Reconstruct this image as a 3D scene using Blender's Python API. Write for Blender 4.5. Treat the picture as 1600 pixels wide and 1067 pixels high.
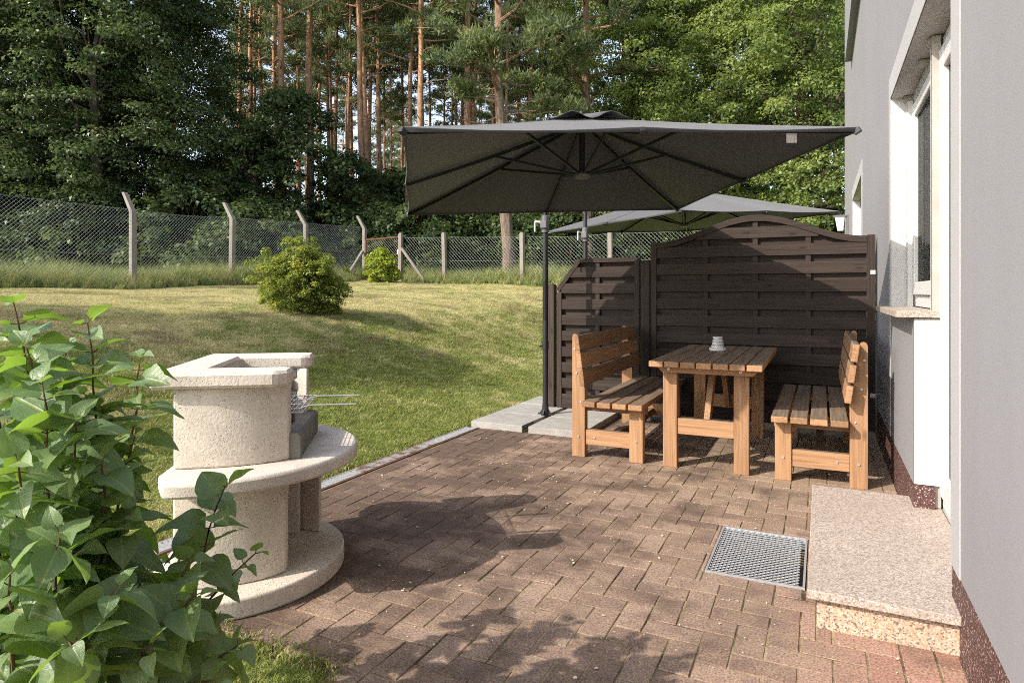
import bpy, bmesh, math, random
import numpy as np
from mathutils import Vector, Matrix

R = math.radians
sc = bpy.context.scene
C = sc.collection
for o in list(bpy.data.objects):
    bpy.data.objects.remove(o)

# ------------------------------------------------------------------ camera
F_PX, EYE, YAW = 1009.0, 1.22, math.atan(483 / 1009.0)
cam = bpy.data.objects.new('camera', bpy.data.cameras.new('camera'))
C.objects.link(cam)
cam.location = (0, 0, EYE)
cam.rotation_euler = (R(90), 0, YAW)
cam.data.sensor_width = 36.0
cam.data.lens = F_PX / 1600 * 36
cam.data.shift_y = -76.5 / 1600
cam.data.clip_start = 0.05
cam.data.clip_end = 600
sc.camera = cam

# ------------------------------------------------------------------ world, sun, exposure
SUN_AZ = math.atan2(-0.585, -0.811)      # sun stands behind the camera, to the left
SUN_EL = R(35)
w = bpy.data.worlds.new('World'); sc.world = w
w.use_nodes = True
nt = w.node_tree
bg = nt.nodes['Background']
sky = nt.nodes.new('ShaderNodeTexSky')
sky.sky_type = 'NISHITA'; sky.sun_disc = False
sky.sun_elevation = SUN_EL; sky.sun_rotation = SUN_AZ % (2 * math.pi)
sky.air_density = 1.0; sky.dust_density = 1.6; sky.ozone_density = 1.0
hsv = nt.nodes.new('ShaderNodeHueSaturation'); hsv.inputs['Saturation'].default_value = 0.66; hsv.inputs['Value'].default_value = 1.2   # thin summer haze
nt.links.new(sky.outputs[0], hsv.inputs['Color']); nt.links.new(hsv.outputs[0], bg.inputs[0])
bg.inputs[1].default_value = 0.15
sun = bpy.data.objects.new('sun', bpy.data.lights.new('sun', 'SUN'))
C.objects.link(sun)
sun.data.energy = 3.0; sun.data.angle = R(0.5); sun.data.color = (1.0, 0.91, 0.79)
sd = Vector((math.sin(SUN_AZ) * math.cos(SUN_EL), math.cos(SUN_AZ) * math.cos(SUN_EL), math.sin(SUN_EL)))
sun.rotation_euler = sd.to_track_quat('Z', 'Y').to_euler()
sun.location = sd * 40
sc.view_settings.view_transform = 'Standard'
sc.view_settings.look = 'None'
sc.view_settings.exposure = 1.10
sc.view_settings.gamma = 1.0
sc.view_settings.use_curve_mapping = False
sc.cycles.max_bounces = 8
sc.cycles.transparent_max_bounces = 12
sc.cycles.use_denoising = False
sc.cycles.adaptive_threshold = 0.004
sc.cycles.filter_width = 1.0
sc.cycles.sample_clamp_indirect = 2.0
sc.cycles.diffuse_bounces = 4

CY, SY = math.cos(YAW), math.sin(YAW)
def w2cam(X, Y): return X * CY + Y * SY, -X * SY + Y * CY
def cam2w(l, d): return l * CY - d * SY, l * SY + d * CY
def proj(X, Y, Z):
    l, d = w2cam(X, Y)
    return 800 + F_PX * l / d, 457 - F_PX * (Z - EYE) / d

# ------------------------------------------------------------------ materials
def new_mat(name):
    m = bpy.data.materials.new(name); m.use_nodes = True
    t = m.node_tree
    for n in list(t.nodes): t.nodes.remove(n)
    out = t.nodes.new('ShaderNodeOutputMaterial')
    return m, t, out
class G:
    """small node-graph writer"""
    def __init__(s, name):
        s.m, s.t, s.out = new_mat(name)
    def n(s, typ, **kw):
        nd = s.t.nodes.new(typ)
        for k, v in kw.items():
            if k in nd.inputs: s.set(nd, k, v)
            else: setattr(nd, k, v)
        return nd
    def set(s, nd, k, v):
        i = nd.inputs[k] if not isinstance(k, int) else nd.inputs[k]
        if hasattr(v, 'is_output'): s.t.links.new(v, i)
        else:
            if isinstance(v, (tuple, list)) and len(v) == 3 and i.type == 'RGBA': v = (*v, 1)
            i.default_value = v
    def pos(s): return s.n('ShaderNodeNewGeometry').outputs['Position']
    def objc(s): return s.n('ShaderNodeTexCoord').outputs['Object']
    def rnd(s): return s.n('ShaderNodeObjectInfo').outputs['Random']
    def mapping(s, v, scale=(1, 1, 1), loc=(0, 0, 0)):
        m = s.n('ShaderNodeMapping'); s.set(m, 'Vector', v); s.set(m, 'Scale', scale); s.set(m, 'Location', loc)
        return m.outputs[0]
    def noise(s, v, scale, detail=4, rough=0.55, dist=0.0, out='Fac'):
        nd = s.n('ShaderNodeTexNoise'); s.set(nd, 'Vector', v); s.set(nd, 'Scale', scale); s.set(nd, 'Detail', detail)
        s.set(nd, 'Roughness', rough); s.set(nd, 'Distortion', dist)
        return nd.outputs[out]
    def voro(s, v, scale, out='Distance', feature='F1', rand=1.0):
        nd = s.n('ShaderNodeTexVoronoi'); nd.feature = feature; s.set(nd, 'Vector', v); s.set(nd, 'Scale', scale); s.set(nd, 'Randomness', rand)
        return nd.outputs[out]
    def ramp(s, f, stops, interp='LINEAR'):
        nd = s.n('ShaderNodeValToRGB'); s.set(nd, 'Fac', f)
        cr = nd.color_ramp; cr.interpolation = interp
        while len(cr.elements) < len(stops): cr.elements.new(0.5)
        for e, (p, c) in zip(cr.elements, stops):
            e.position = p
            e.color = (*c, 1) if isinstance(c, (tuple, list)) else (c, c, c, 1)
        return nd.outputs[0]
    def mix(s, f, a, b, blend='MIX'):
        nd = s.n('ShaderNodeMix'); nd.data_type = 'RGBA'; nd.blend_type = blend
        s.set(nd, 0, f); s.set(nd, 6, a); s.set(nd, 7, b)
        return nd.outputs[2]
    def math(s, op, a, b=0.0, c=0.0):
        nd = s.n('ShaderNodeMath'); nd.operation = op
        s.set(nd, 0, a); s.set(nd, 1, b); s.set(nd, 2, c)
        return nd.outputs[0]
    def attr(s, name, out='Fac'):
        nd = s.n('ShaderNodeAttribute'); nd.attribute_name = name
        return nd.outputs[out]
    def bump(s, h, strength=0.3, dist=0.01, nrm=None):
        nd = s.n('ShaderNodeBump'); s.set(nd, 'Height', h); s.set(nd, 'Strength', strength); s.set(nd, 'Distance', dist)
        if nrm is not None: s.set(nd, 'Normal', nrm)
        return nd.outputs[0]
    def bsdf(s, col, rough=0.7, spec=0.3, metal=0.0, nrm=None, sheen=None):
        nd = s.n('ShaderNodeBsdfPrincipled')
        s.set(nd, 'Base Color', col); s.set(nd, 'Roughness', rough); s.set(nd, 'Specular IOR Level', spec); s.set(nd, 'Metallic', metal)
        if nrm is not None: s.set(nd, 'Normal', nrm)
        if sheen: s.set(nd, 'Sheen Weight', sheen)
        return nd.outputs[0]
    def done(s, sh):
        s.t.links.new(sh, s.out.inputs[0]); return s.m
    def up(s):
        x = s.n('ShaderNodeSeparateXYZ'); s.set(x, 0, s.n('ShaderNodeNewGeometry').outputs['Normal']); return x.outputs[2]
    def comp(s, v, i):
        x = s.n('ShaderNodeSeparateXYZ'); s.set(x, 0, v); return x.outputs[i]

def m_plain(name, col, rough=0.6, spec=0.3, metal=0.0, var=0.12, scale=9):
    g = G(name); p = g.pos()
    n1 = g.noise(p, scale, 5)
    c = g.mix(g.ramp(n1, [(0.3, 0.0), (0.7, 1.0)]), tuple(x * (1 - var) for x in col), tuple(min(1, x * (1 + var)) for x in col))
    return g.done(g.bsdf(c, rough, spec, metal, g.bump(g.noise(p, scale * 14, 3), 0.08, 0.004)))

def m_wood(name, axis, base, dark, grey=None, rough=0.75):
    g = G(name); o = g.objc(); rnd = g.rnd()
    sc_ = [38, 38, 38]; sc_[axis] = 1.6
    off = g.n('ShaderNodeCombineXYZ'); g.set(off, 0, g.math('MULTIPLY', rnd, 31.0)); g.set(off, 1, g.math('MULTIPLY', rnd, 17.0)); g.set(off, 2, g.math('MULTIPLY', rnd, 23.0))
    add = g.n('ShaderNodeVectorMath'); add.operation = 'ADD'; g.set(add, 0, o); g.set(add, 1, off.outputs[0])
    v = add.outputs[0]
    grain = g.noise(g.mapping(v, tuple(sc_)), 1.6, 6, 0.6, 0.6)
    blot = g.noise(v, 5.0, 4)
    sk = [9, 9, 9]; sk[axis] = 3.0
    knot = g.voro(g.mapping(v, tuple(sk)), 0.9)
    c = g.mix(g.ramp(grain, [(0.32, 0.0), (0.68, 1.0)]), dark, base)
    c = g.mix(g.ramp(blot, [(0.35, 0.0), (0.75, 0.45)]), c, tuple(x * 0.72 for x in base))
    c = g.mix(g.ramp(knot, [(0.05, 0.65), (0.13, 0.0)]), c, tuple(x * 0.4 for x in dark))
    hs = g.n('ShaderNodeHueSaturation'); g.set(hs, 'Color', c); g.set(hs, 'Value', g.math('MULTIPLY_ADD', rnd, 0.46, 0.80))
    c = hs.outputs[0]
    if grey:
        w_ = g.ramp(g.up(), [(0.55, 0.0), (0.9, 1.0)])
        f = g.math('MULTIPLY', w_, g.ramp(g.noise(g.mapping(v, tuple(x * 0.35 for x in sc_)), 1.0, 5), [(0.25, 0.70), (0.6, 1.0)]))
        gg = g.mix(g.ramp(grain, [(0.35, 0.0), (0.62, 1.0)]), tuple(x * 0.52 for x in grey), grey)
        c = g.mix(f, c, gg)
    return g.done(g.bsdf(c, rough, 0.2, 0, g.bump(grain, 0.35, 0.003)))

def m_concrete(name, col, pit=0.5, speck=None, scale=1.0, rough=0.9, stain=None):
    g = G(name); p = g.pos()
    n1 = g.noise(p, 6 * scale, 6); n2 = g.noise(p, 90 * scale, 4)
    c = g.mix(g.ramp(n1, [(0.3, 0.0), (0.7, 1.0)]), tuple(x * 0.84 for x in col), tuple(min(1, x * 1.1) for x in col))
    c = g.mix(g.ramp(n2, [(0.35, 0.35), (0.6, 0.0)]), c, tuple(x * 0.6 for x in col))
    pits = g.ramp(g.voro(p, 105 * scale), [(0.12, 0.0), (0.30, 1.0)])
    pm = g.math('MULTIPLY', g.math('SUBTRACT', 1.0, pits), g.ramp(g.noise(p, 14 * scale, 3), [(0.42, 0.0), (0.62, pit)]))
    c = g.mix(pm, c, tuple(x * 0.38 for x in col))
    if stain:
        c = g.mix(g.ramp(g.noise(g.mapping(p, (3, 3, 1.0)), 1.1, 5), [(0.5, 0.0), (0.75, 0.55)]), c, stain)
    h = g.math('SUBTRACT', g.math('MULTIPLY', n2, 0.6), pm)
    return g.done(g.bsdf(c, rough, 0.15, 0, g.bump(h, 0.55, 0.006)))

def m_leaf(name, dark, light, trans=0.3, rough=0.5, big=0.6, yellow=None, back=None, spec=0.35):
    g = G(name)
    t = g.attr('tint'); p = g.pos()
    f = g.math('ADD', g.math('MULTIPLY', t, 1 - big * 0.5), g.math('MULTIPLY', g.math('SUBTRACT', g.noise(p, 0.55, 3), 0.5), big))
    c = g.mix(g.ramp(f, [(0.05, 0.0), (0.85, 1.0)]), dark, light)
    if yellow: c = g.mix(g.ramp(t, [(0.8, 0.0), (1.0, 0.8)]), c, yellow)
    b = g.bsdf(c, rough, spec)
    tr = g.n('ShaderNodeBsdfTranslucent'); hs = g.n('ShaderNodeHueSaturation'); g.set(hs, 'Color', c); g.set(hs, 'Value', 1.5); g.set(hs, 'Saturation', 1.1)
    hs.inputs['Hue'].default_value = 0.485
    g.set(tr, 'Color', hs.outputs[0])
    mx = g.n('ShaderNodeMixShader'); g.set(mx, 0, trans); g.set(mx, 1, b); g.set(mx, 2, tr.outputs[0])
    return g.done(mx.outputs[0])

def lawn_color(g, p):
    """mown summer turf: green in the hollow by the terrace, straw and bare earth on the bank"""
    n_big = g.noise(p, 0.42, 4, 0.6, 0.3)
    n_mid = g.noise(p, 2.6, 6, 0.72)
    n_fin = g.noise(p, 26, 4, 0.7)
    px = g.comp(p, 0)
    dry = g.math('ADD', g.ramp(g.math('MULTIPLY', px, -0.1), [(0.36, 0.0), (0.66, 0.52)]), g.math('MULTIPLY', g.math('SUBTRACT', n_big, 0.5), 1.7))
    dry = g.math('ADD', dry, g.math('MULTIPLY', g.math('SUBTRACT', n_mid, 0.5), 2.3))
    green = g.mix(n_fin, (0.135, 0.185, 0.040), (0.350, 0.390, 0.105))
    straw = g.mix(n_fin, (0.45, 0.395, 0.200), (0.78, 0.690, 0.385))
    c = g.mix(g.ramp(dry, [(0.14, 0.0), (0.62, 0.92)]), green, straw)
    bare = g.ramp(g.noise(p, 1.1, 5, 0.6, 0.2), [(0.52, 0.0), (0.66, 0.6)])
    bare = g.math('MULTIPLY', bare, g.ramp(g.math('MULTIPLY', px, -0.1), [(0.38, 0.0), (0.52, 1.0)]))
    return g.mix(bare, c, (0.235, 0.165, 0.105))

def m_lawn():
    g = G('lawn'); p = g.pos()
    c = lawn_color(g, p)
    # past the fences: dark leaf mould under the wood
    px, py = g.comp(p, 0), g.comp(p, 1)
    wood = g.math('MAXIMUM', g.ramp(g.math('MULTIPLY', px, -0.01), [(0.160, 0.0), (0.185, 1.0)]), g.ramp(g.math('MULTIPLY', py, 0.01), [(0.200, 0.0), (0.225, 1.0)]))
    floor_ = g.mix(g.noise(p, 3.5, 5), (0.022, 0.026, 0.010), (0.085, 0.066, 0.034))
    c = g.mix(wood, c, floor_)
    n = g.bump(g.noise(p, 60, 4), 0.9, 0.03, g.bump(g.noise(p, 4, 4), 0.5, 0.08))
    return g.done(g.bsdf(c, 0.95, 0.1, 0, n))

def m_blade(name, tall=False):
    g = G(name); p = g.pos()
    if tall:
        r_ = g.rnd()
        c = g.mix(g.ramp(g.math('ADD', g.math('MULTIPLY', r_, 0.6), g.math('MULTIPLY', g.noise(p, 0.6, 3), 0.5)), [(0.25, 0.0), (0.85, 1.0)]), (0.115, 0.190, 0.048), (0.470, 0.440, 0.190))
    else:
        c = lawn_color(g, p)
        r_ = g.rnd()
        c = g.mix(g.ramp(r_, [(0.0, 0.55), (0.22, 0.0), (0.62, 0.0), (1.0, 0.8)]), c, g.ramp(r_, [(0.0, (0.13, 0.085, 0.045)), (0.3, (0.16, 0.12, 0.06)), (0.7, (0.17, 0.24, 0.05)), (1.0, (0.62, 0.56, 0.28))]))
    tr = g.n('ShaderNodeBsdfTranslucent'); g.set(tr, 'Color', c)
    mx = g.n('ShaderNodeMixShader'); g.set(mx, 0, 0.3); g.set(mx, 1, g.bsdf(c, 0.7, 0.2)); g.set(mx, 2, tr.outputs[0])
    return g.done(mx.outputs[0])

def m_paver():
    g = G('paver_concrete'); p = g.pos(); t = g.attr('tint')
    n_f = g.noise(p, 130, 4, 0.7); n_m = g.noise(p, 9, 5, 0.6); n_b = g.noise(p, 1.2, 4, 0.6)
    red = g.mix(t, (0.330, 0.160, 0.120), (0.500, 0.285, 0.220))
    brown = g.mix(t, (0.192, 0.130, 0.106), (0.382, 0.272, 0.216))
    px, py = g.comp(p, 0), g.comp(p, 1)
    # washed clean of lichen beside the house, grey-brown algae film towards the lawn
    clean = g.math('ADD', g.math('MULTIPLY', px, 0.55), g.math('MULTIPLY', py, -0.16))
    clean = g.math('ADD', g.math('ADD', clean, 0.55), g.math('MULTIPLY', g.math('SUBTRACT', n_b, 0.5), 0.9))
    c = g.mix(g.ramp(clean, [(-0.0, 0.0), (0.34, 1.0)]), brown, red)
    c = g.mix(g.ramp(n_m, [(0.35, 0.0), (0.75, 0.65)]), c, (0.41, 0.295, 0.195))
    c = g.mix(g.math('MULTIPLY', g.ramp(g.math('MULTIPLY', py, 0.1), [(0.36, 0.0), (0.47, 0.55)]), g.ramp(g.math('ADD', px, 2.0), [(0.3, 0.0), (0.9, 1.0)])), c, (0.43, 0.325, 0.225))
    alg = g.ramp(g.math('ADD', g.noise(p, 2.2, 5, 0.65), g.math('MULTIPLY', px, -0.085)), [(0.52, 0.0), (0.70, 0.82)])
    c = g.mix(alg, c, (0.098, 0.068, 0.054))
    c = g.mix(g.ramp(n_f, [(0.38, 0.65), (0.56, 0.0)]), c, (0.05, 0.036, 0.030))
    c = g.mix(g.ramp(n_f, [(0.60, 0.0), (0.72, 0.55)]), c, (0.42, 0.34, 0.27))
    spk = g.ramp(g.voro(p, 20), [(0.055, 1.0), (0.10, 0.0)])
    spk = g.math('MULTIPLY', spk, g.ramp(g.noise(p, 5, 2), [(0.48, 0.0), (0.6, 0.75)]))
    c = g.mix(spk, c, (0.58, 0.52, 0.43))
    return g.done(g.bsdf(c, 0.92, 0.12, 0, g.bump(g.math('ADD', n_f, g.math('MULTIPLY', n_m, 0.8)), 0.5, 0.004)))

def m_joint():
    g = G('joint_sand'); p = g.pos()
    c = g.mix(g.ramp(g.noise(p, 3.0, 5, 0.65), [(0.38, 0.0), (0.60, 1.0)]), (0.070, 0.050, 0.034), (0.36, 0.275, 0.165))
    c = g.mix(g.ramp(g.noise(p, 5.1, 4), [(0.52, 0.0), (0.66, 0.9)]), c, (0.070, 0.085, 0.020))
    return g.done(g.bsdf(c, 1.0, 0.05, 0, g.bump(g.noise(p, 160, 3), 0.8, 0.006)))

def m_granite(name, a, b, k):
    g = G(name); p = g.pos()
    v1 = g.voro(p, 190, 'Color'); x = g.comp(v1, 0)
    c = g.ramp(x, [(0.0, k), (0.13, k), (0.17, a), (0.55, b), (0.82, tuple(min(1, q * 1.25) for q in b)), (1.0, a)], 'CONSTANT')
    c = g.mix(g.ramp(g.noise(p, 2.2, 4), [(0.4, 0.0), (0.7, 0.35)]), c, tuple(q * 0.72 for q in a))
    c = g.mix(g.ramp(g.noise(p, 260, 3), [(0.4, 0.3), (0.6, 0.0)]), c, tuple(q * 0.5 for q in a))
    return g.done(g.bsdf(c, 0.55, 0.35, 0, g.bump(g.noise(p, 200, 2), 0.15, 0.002)))

def m_plinth():
    g = G('mosaic_plaster'); p = g.pos()
    x = g.comp(g.voro(p, 210, 'Color'), 0)
    c = g.ramp(x, [(0.0, (0.075, 0.034, 0.030)), (0.45, (0.105, 0.050, 0.043)), (0.72, (0.045, 0.026, 0.024)), (0.86, (0.42, 0.35, 0.32)), (0.95, (0.20, 0.10, 0.085))], 'CONSTANT')
    return g.done(g.bsdf(c, 0.6, 0.3, 0, g.bump(g.voro(p, 210), 0.6, 0.003)))

def m_render(name, col):
    g = G(name); p = g.pos()
    n = g.noise(p, 150, 4, 0.7)
    c = g.mix(g.ramp(g.noise(p, 0.9, 5), [(0.3, 0.0), (0.75, 1.0)]), tuple(x * 0.95 for x in col), tuple(x * 1.04 for x in col))
    c = g.mix(g.ramp(g.noise(g.mapping(p, (5, 5, 0.35)), 1.2, 5), [(0.5, 0.0), (0.8, 0.16)]), c, tuple(x * 0.7 for x in col))
    c = g.mix(g.ramp(n, [(0.3, 0.18), (0.5, 0.0)]), c, tuple(x * 0.6 for x in col))
    return g.done(g.bsdf(c, 0.95, 0.1, 0, g.bump(n, 0.35, 0.003)))

def m_bark(name, low, high, z0, z1, scale=1.0):
    g = G(name); p = g.pos(); o = g.objc()
    z = g.comp(o, 2)
    n = g.noise(g.mapping(p, (9 * scale, 9 * scale, 2.2 * scale)), 1.5, 6, 0.65, 0.4)
    f = g.math('ADD', g.math('DIVIDE', g.math('SUBTRACT', z, z0), z1 - z0), g.math('MULTIPLY', g.math('SUBTRACT', g.noise(p, 0.8, 3), 0.5), 0.7))
    c = g.mix(g.ramp(f, [(0.0, 0.0), (1.0, 1.0)]), low, high)
    c = g.mix(g.ramp(n, [(0.35, 0.75), (0.6, 0.0)]), c, tuple(x * 0.35 for x in low))
    hs = g.n('ShaderNodeHueSaturation'); g.set(hs, 'Color', c); g.set(hs, 'Value', g.math('MULTIPLY_ADD', g.rnd(), 0.5, 0.75))
    return g.done(g.bsdf(hs.outputs[0], 0.95, 0.08, 0, g.bump(n, 0.8, 0.04)))

def m_galv(name, col=(0.52, 0.53, 0.55), rough=0.42, rust=0.0):
    g = G(name); p = g.pos()
    c = g.mix(g.noise(p, 40, 4), tuple(x * 0.75 for x in col), tuple(min(1, x * 1.2) for x in col))
    if rust: c = g.mix(g.ramp(g.noise(p, 9, 5, 0.65), [(0.62 - rust * 0.3, 0.0), (0.74 - rust * 0.3, 0.85)]), c, (0.14, 0.065, 0.035))
    return g.done(g.bsdf(c, rough, 0.4, 0.55, g.bump(g.noise(p, 120, 2), 0.1, 0.002)))

def m_fabric():
    g = G('umbrella_cloth'); o = g.objc()
    wv = g.noise(o, 900, 2)
    c = g.mix(g.noise(o, 3, 4), (0.055, 0.054, 0.065), (0.072, 0.071, 0.084))
    c = g.mix(g.math('MULTIPLY', wv, 0.35), c, (0.04, 0.038, 0.04))
    b = g.bsdf(c, 0.75, 0.35, 0, g.bump(g.noise(o, 6, 3), 0.12, 0.02), 0.25)
    tr = g.n('ShaderNodeBsdfTranslucent'); g.set(tr, 'Color', (0.20, 0.165, 0.145, 1))
    mx = g.n('ShaderNodeMixShader'); g.set(mx, 0, 0.03); g.set(mx, 1, b); g.set(mx, 2, tr.outputs[0])
    return g.done(mx.outputs[0])

def m_glass():
    g = G('window_glass')
    gl = g.n('ShaderNodeBsdfGlossy'); g.set(gl, 'Roughness', 0.02); g.set(gl, 'Color', (0.85, 0.9, 0.92, 1))
    tp = g.n('ShaderNodeBsdfTransparent'); g.set(tp, 'Color', (0.42, 0.42, 0.41, 1))
    fr = g.n('ShaderNodeFresnel'); g.set(fr, 'IOR', 1.45)
    mx = g.n('ShaderNodeMixShader'); g.set(mx, 0, g.math('MULTIPLY_ADD', fr.outputs[0], 0.16, 0.015)); g.set(mx, 1, tp.outputs[0]); g.set(mx, 2, gl.outputs[0])
    return g.done(mx.outputs[0])

def m_lilac():
    g = G('lilac_leaf'); o = g.attr('uvx', 'Vector')
    x, y = g.comp(o, 0), g.comp(o, 1)
    ax = g.math('ABSOLUTE', x)
    rib = g.ramp(ax, [(0.018, 1.0), (0.045, 0.0)])
    side = g.math('SINE', g.math('MULTIPLY', g.math('SUBTRACT', y, g.math('MULTIPLY', ax, 0.75)), 42.0))
    vein = g.math('MAXIMUM', rib, g.math('MULTIPLY', g.ramp(side, [(0.90, 0.0), (1.0, 0.35)]), 1.0))
    r_ = g.rnd()
    base = g.mix(r_, (0.105, 0.172, 0.075), (0.195, 0.280, 0.120))
    base = g.mix(g.math('MULTIPLY', g.noise(o, 7, 4), 0.5), base, (0.085, 0.145, 0.060))
    c = g.mix(g.math('MULTIPLY', vein, 0.6), base, (0.26, 0.32, 0.10))
    h = g.math('ADD', g.math('MULTIPLY', vein, -0.8), g.noise(o, 12, 3))
    b = g.bsdf(c, 0.42, 0.5, 0, g.bump(h, 0.3, 0.004))
    tr = g.n('ShaderNodeBsdfTranslucent'); g.set(tr, 'Color', g.mix(g.math('MULTIPLY', vein, 0.5), (0.34, 0.55, 0.05), (0.20, 0.36, 0.04)))
    mx = g.n('ShaderNodeMixShader'); g.set(mx, 0, 0.30); g.set(mx, 1, b); g.set(mx, 2, tr.outputs[0])
    return g.done(mx.outputs[0])

PINEW = dict(base=(0.40, 0.236, 0.128), dark=(0.225, 0.118, 0.062), grey=(0.200, 0.155, 0.115))
M = {}
for i, a in enumerate('xyz'):
    M['wood_' + a] = m_wood('oiled_pine_' + a, i, **PINEW)
    M['dwood_' + a] = m_wood('dark_stained_pine_' + a, i, (0.058, 0.041, 0.034), (0.022, 0.016, 0.0135), None, 0.6)
M['cream'] = m_concrete('cream_cast_stone', (0.62, 0.555, 0.48), 0.9, stain=None)
M['smoothcream'] = m_concrete('cream_smooth_stone', (0.60, 0.54, 0.48), 0.25, scale=1.6)
M['firebrick'] = m_concrete('grey_firebrick', (0.20, 0.188, 0.165), 0.3)
M['slab'] = m_concrete('grey_paving_slab', (0.36, 0.345, 0.32), 0.25, scale=1.5)
M['post'] = m_concrete('weathered_post_concrete', (0.265, 0.235, 0.205), 0.5, scale=0.8, stain=(0.16, 0.14, 0.115))
M['paver'] = m_paver(); M['joint'] = m_joint()
M['granite'] = m_granite('pink_granite', (0.40, 0.325, 0.275), (0.50, 0.425, 0.365), (0.22, 0.19, 0.17))
M['granite2'] = m_granite('orange_granite_riser', (0.46, 0.31, 0.215), (0.56, 0.44, 0.34), (0.12, 0.105, 0.10))
M['plinth'] = m_plinth()
M['render'] = m_render('grey_render', (0.262, 0.256, 0.266))
M['reveal'] = m_render('white_reveal', (0.54, 0.53, 0.525))
M['band'] = m_render('light_render_band', (0.395, 0.384, 0.388))
M['upvc'] = m_plain('white_window_plastic', (0.64, 0.635, 0.625), 0.35, 0.45, 0, 0.03)
M['seal'] = m_plain('grey_rail', (0.36, 0.34, 0.31), 0.5, 0.3, 0, 0.1)
M['darkseal'] = m_plain('dark_rubber', (0.03, 0.03, 0.03), 0.6)
M['curtain'] = m_plain('taupe_curtain', (0.20, 0.165, 0.14), 0.9, 0.1, 0, 0.2, 4)
M['room'] = m_plain('dark_room', (0.06, 0.055, 0.05), 0.9)
M['glass'] = m_glass()
M['galv'] = m_galv('galvanised_steel'); M['rusty'] = m_galv('rusty_steel', (0.42, 0.40, 0.38), 0.6, 0.5)
M['rust'] = m_plain('brown_rust', (0.13, 0.065, 0.040), 0.85, 0.2, 0, 0.35, 20)
M['wire'] = m_galv('green_grey_wire', (0.33, 0.36, 0.335), 0.5)
M['anth'] = m_plain('anthracite_powder_coat', (0.020, 0.021, 0.024), 0.42, 0.45, 0, 0.1)
M['greyplastic'] = m_plain('grey_plastic', (0.12, 0.12, 0.125), 0.45, 0.4)
M['cloth'] = m_fabric()
M['white'] = m_plain('white_glaze', (0.66, 0.66, 0.66), 0.3, 0.5, 0, 0.04)
M['greyglaze'] = m_plain('grey_glaze', (0.30, 0.31, 0.32), 0.4, 0.4, 0, 0.05)
M['pit'] = m_plain('dark_pit', (0.018, 0.017, 0.019), 0.9)
M['lawn'] = m_lawn(); M['blade'] = m_blade('grass_blade'); M['tall'] = m_blade('tall_grass_blade', True)
M['lilac'] = m_lilac()
M['stem'] = m_plain('brown_twig', (0.115, 0.075, 0.045), 0.85, 0.15, 0, 0.3, 40)
M['hornbeam'] = m_leaf('dark_broadleaf', (0.034, 0.066, 0.026), (0.165, 0.220, 0.078), 0.34, 0.42, 0.7)
M['oak'] = m_leaf('oak_leaf', (0.110, 0.170, 0.045), (0.370, 0.440, 0.150), 0.46, 0.45, 0.6)
M['farleaf'] = m_leaf('far_leaf', (0.055, 0.095, 0.028), (0.20, 0.255, 0.080), 0.35, 0.5, 0.6)
M['needle'] = m_leaf('pine_needle', (0.080, 0.118, 0.050), (0.250, 0.290, 0.120), 0.38, 0.55, 0.6)
M['shrubleaf'] = m_leaf('understorey_leaf', (0.034, 0.064, 0.024), (0.145, 0.195, 0.066), 0.34, 0.5, 0.7)
M['privet'] = m_leaf('privet_leaf', (0.100, 0.155, 0.032), (0.36, 0.40, 0.080), 0.36, 0.45, 0.4, (0.46, 0.36, 0.07))
M['lime'] = m_leaf('lime_leaf', (0.17, 0.25, 0.03), (0.36, 0.42, 0.06), 0.35, 0.45, 0.3)
M['bark_pine'] = m_bark('scots_pine_bark', (0.27, 0.195, 0.145), (0.50, 0.285, 0.165), 2, 10)
M['bark_old'] = m_bark('old_pine_bark', (0.20, 0.155, 0.12), (0.34, 0.20, 0.115), 4, 12)
M['bark_grey'] = m_bark('grey_bark', (0.115, 0.092, 0.072), (0.17, 0.135, 0.105), 0, 12)
M['flake'] = m_plain('dry_petal', (0.55, 0.47, 0.33), 0.9)

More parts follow.
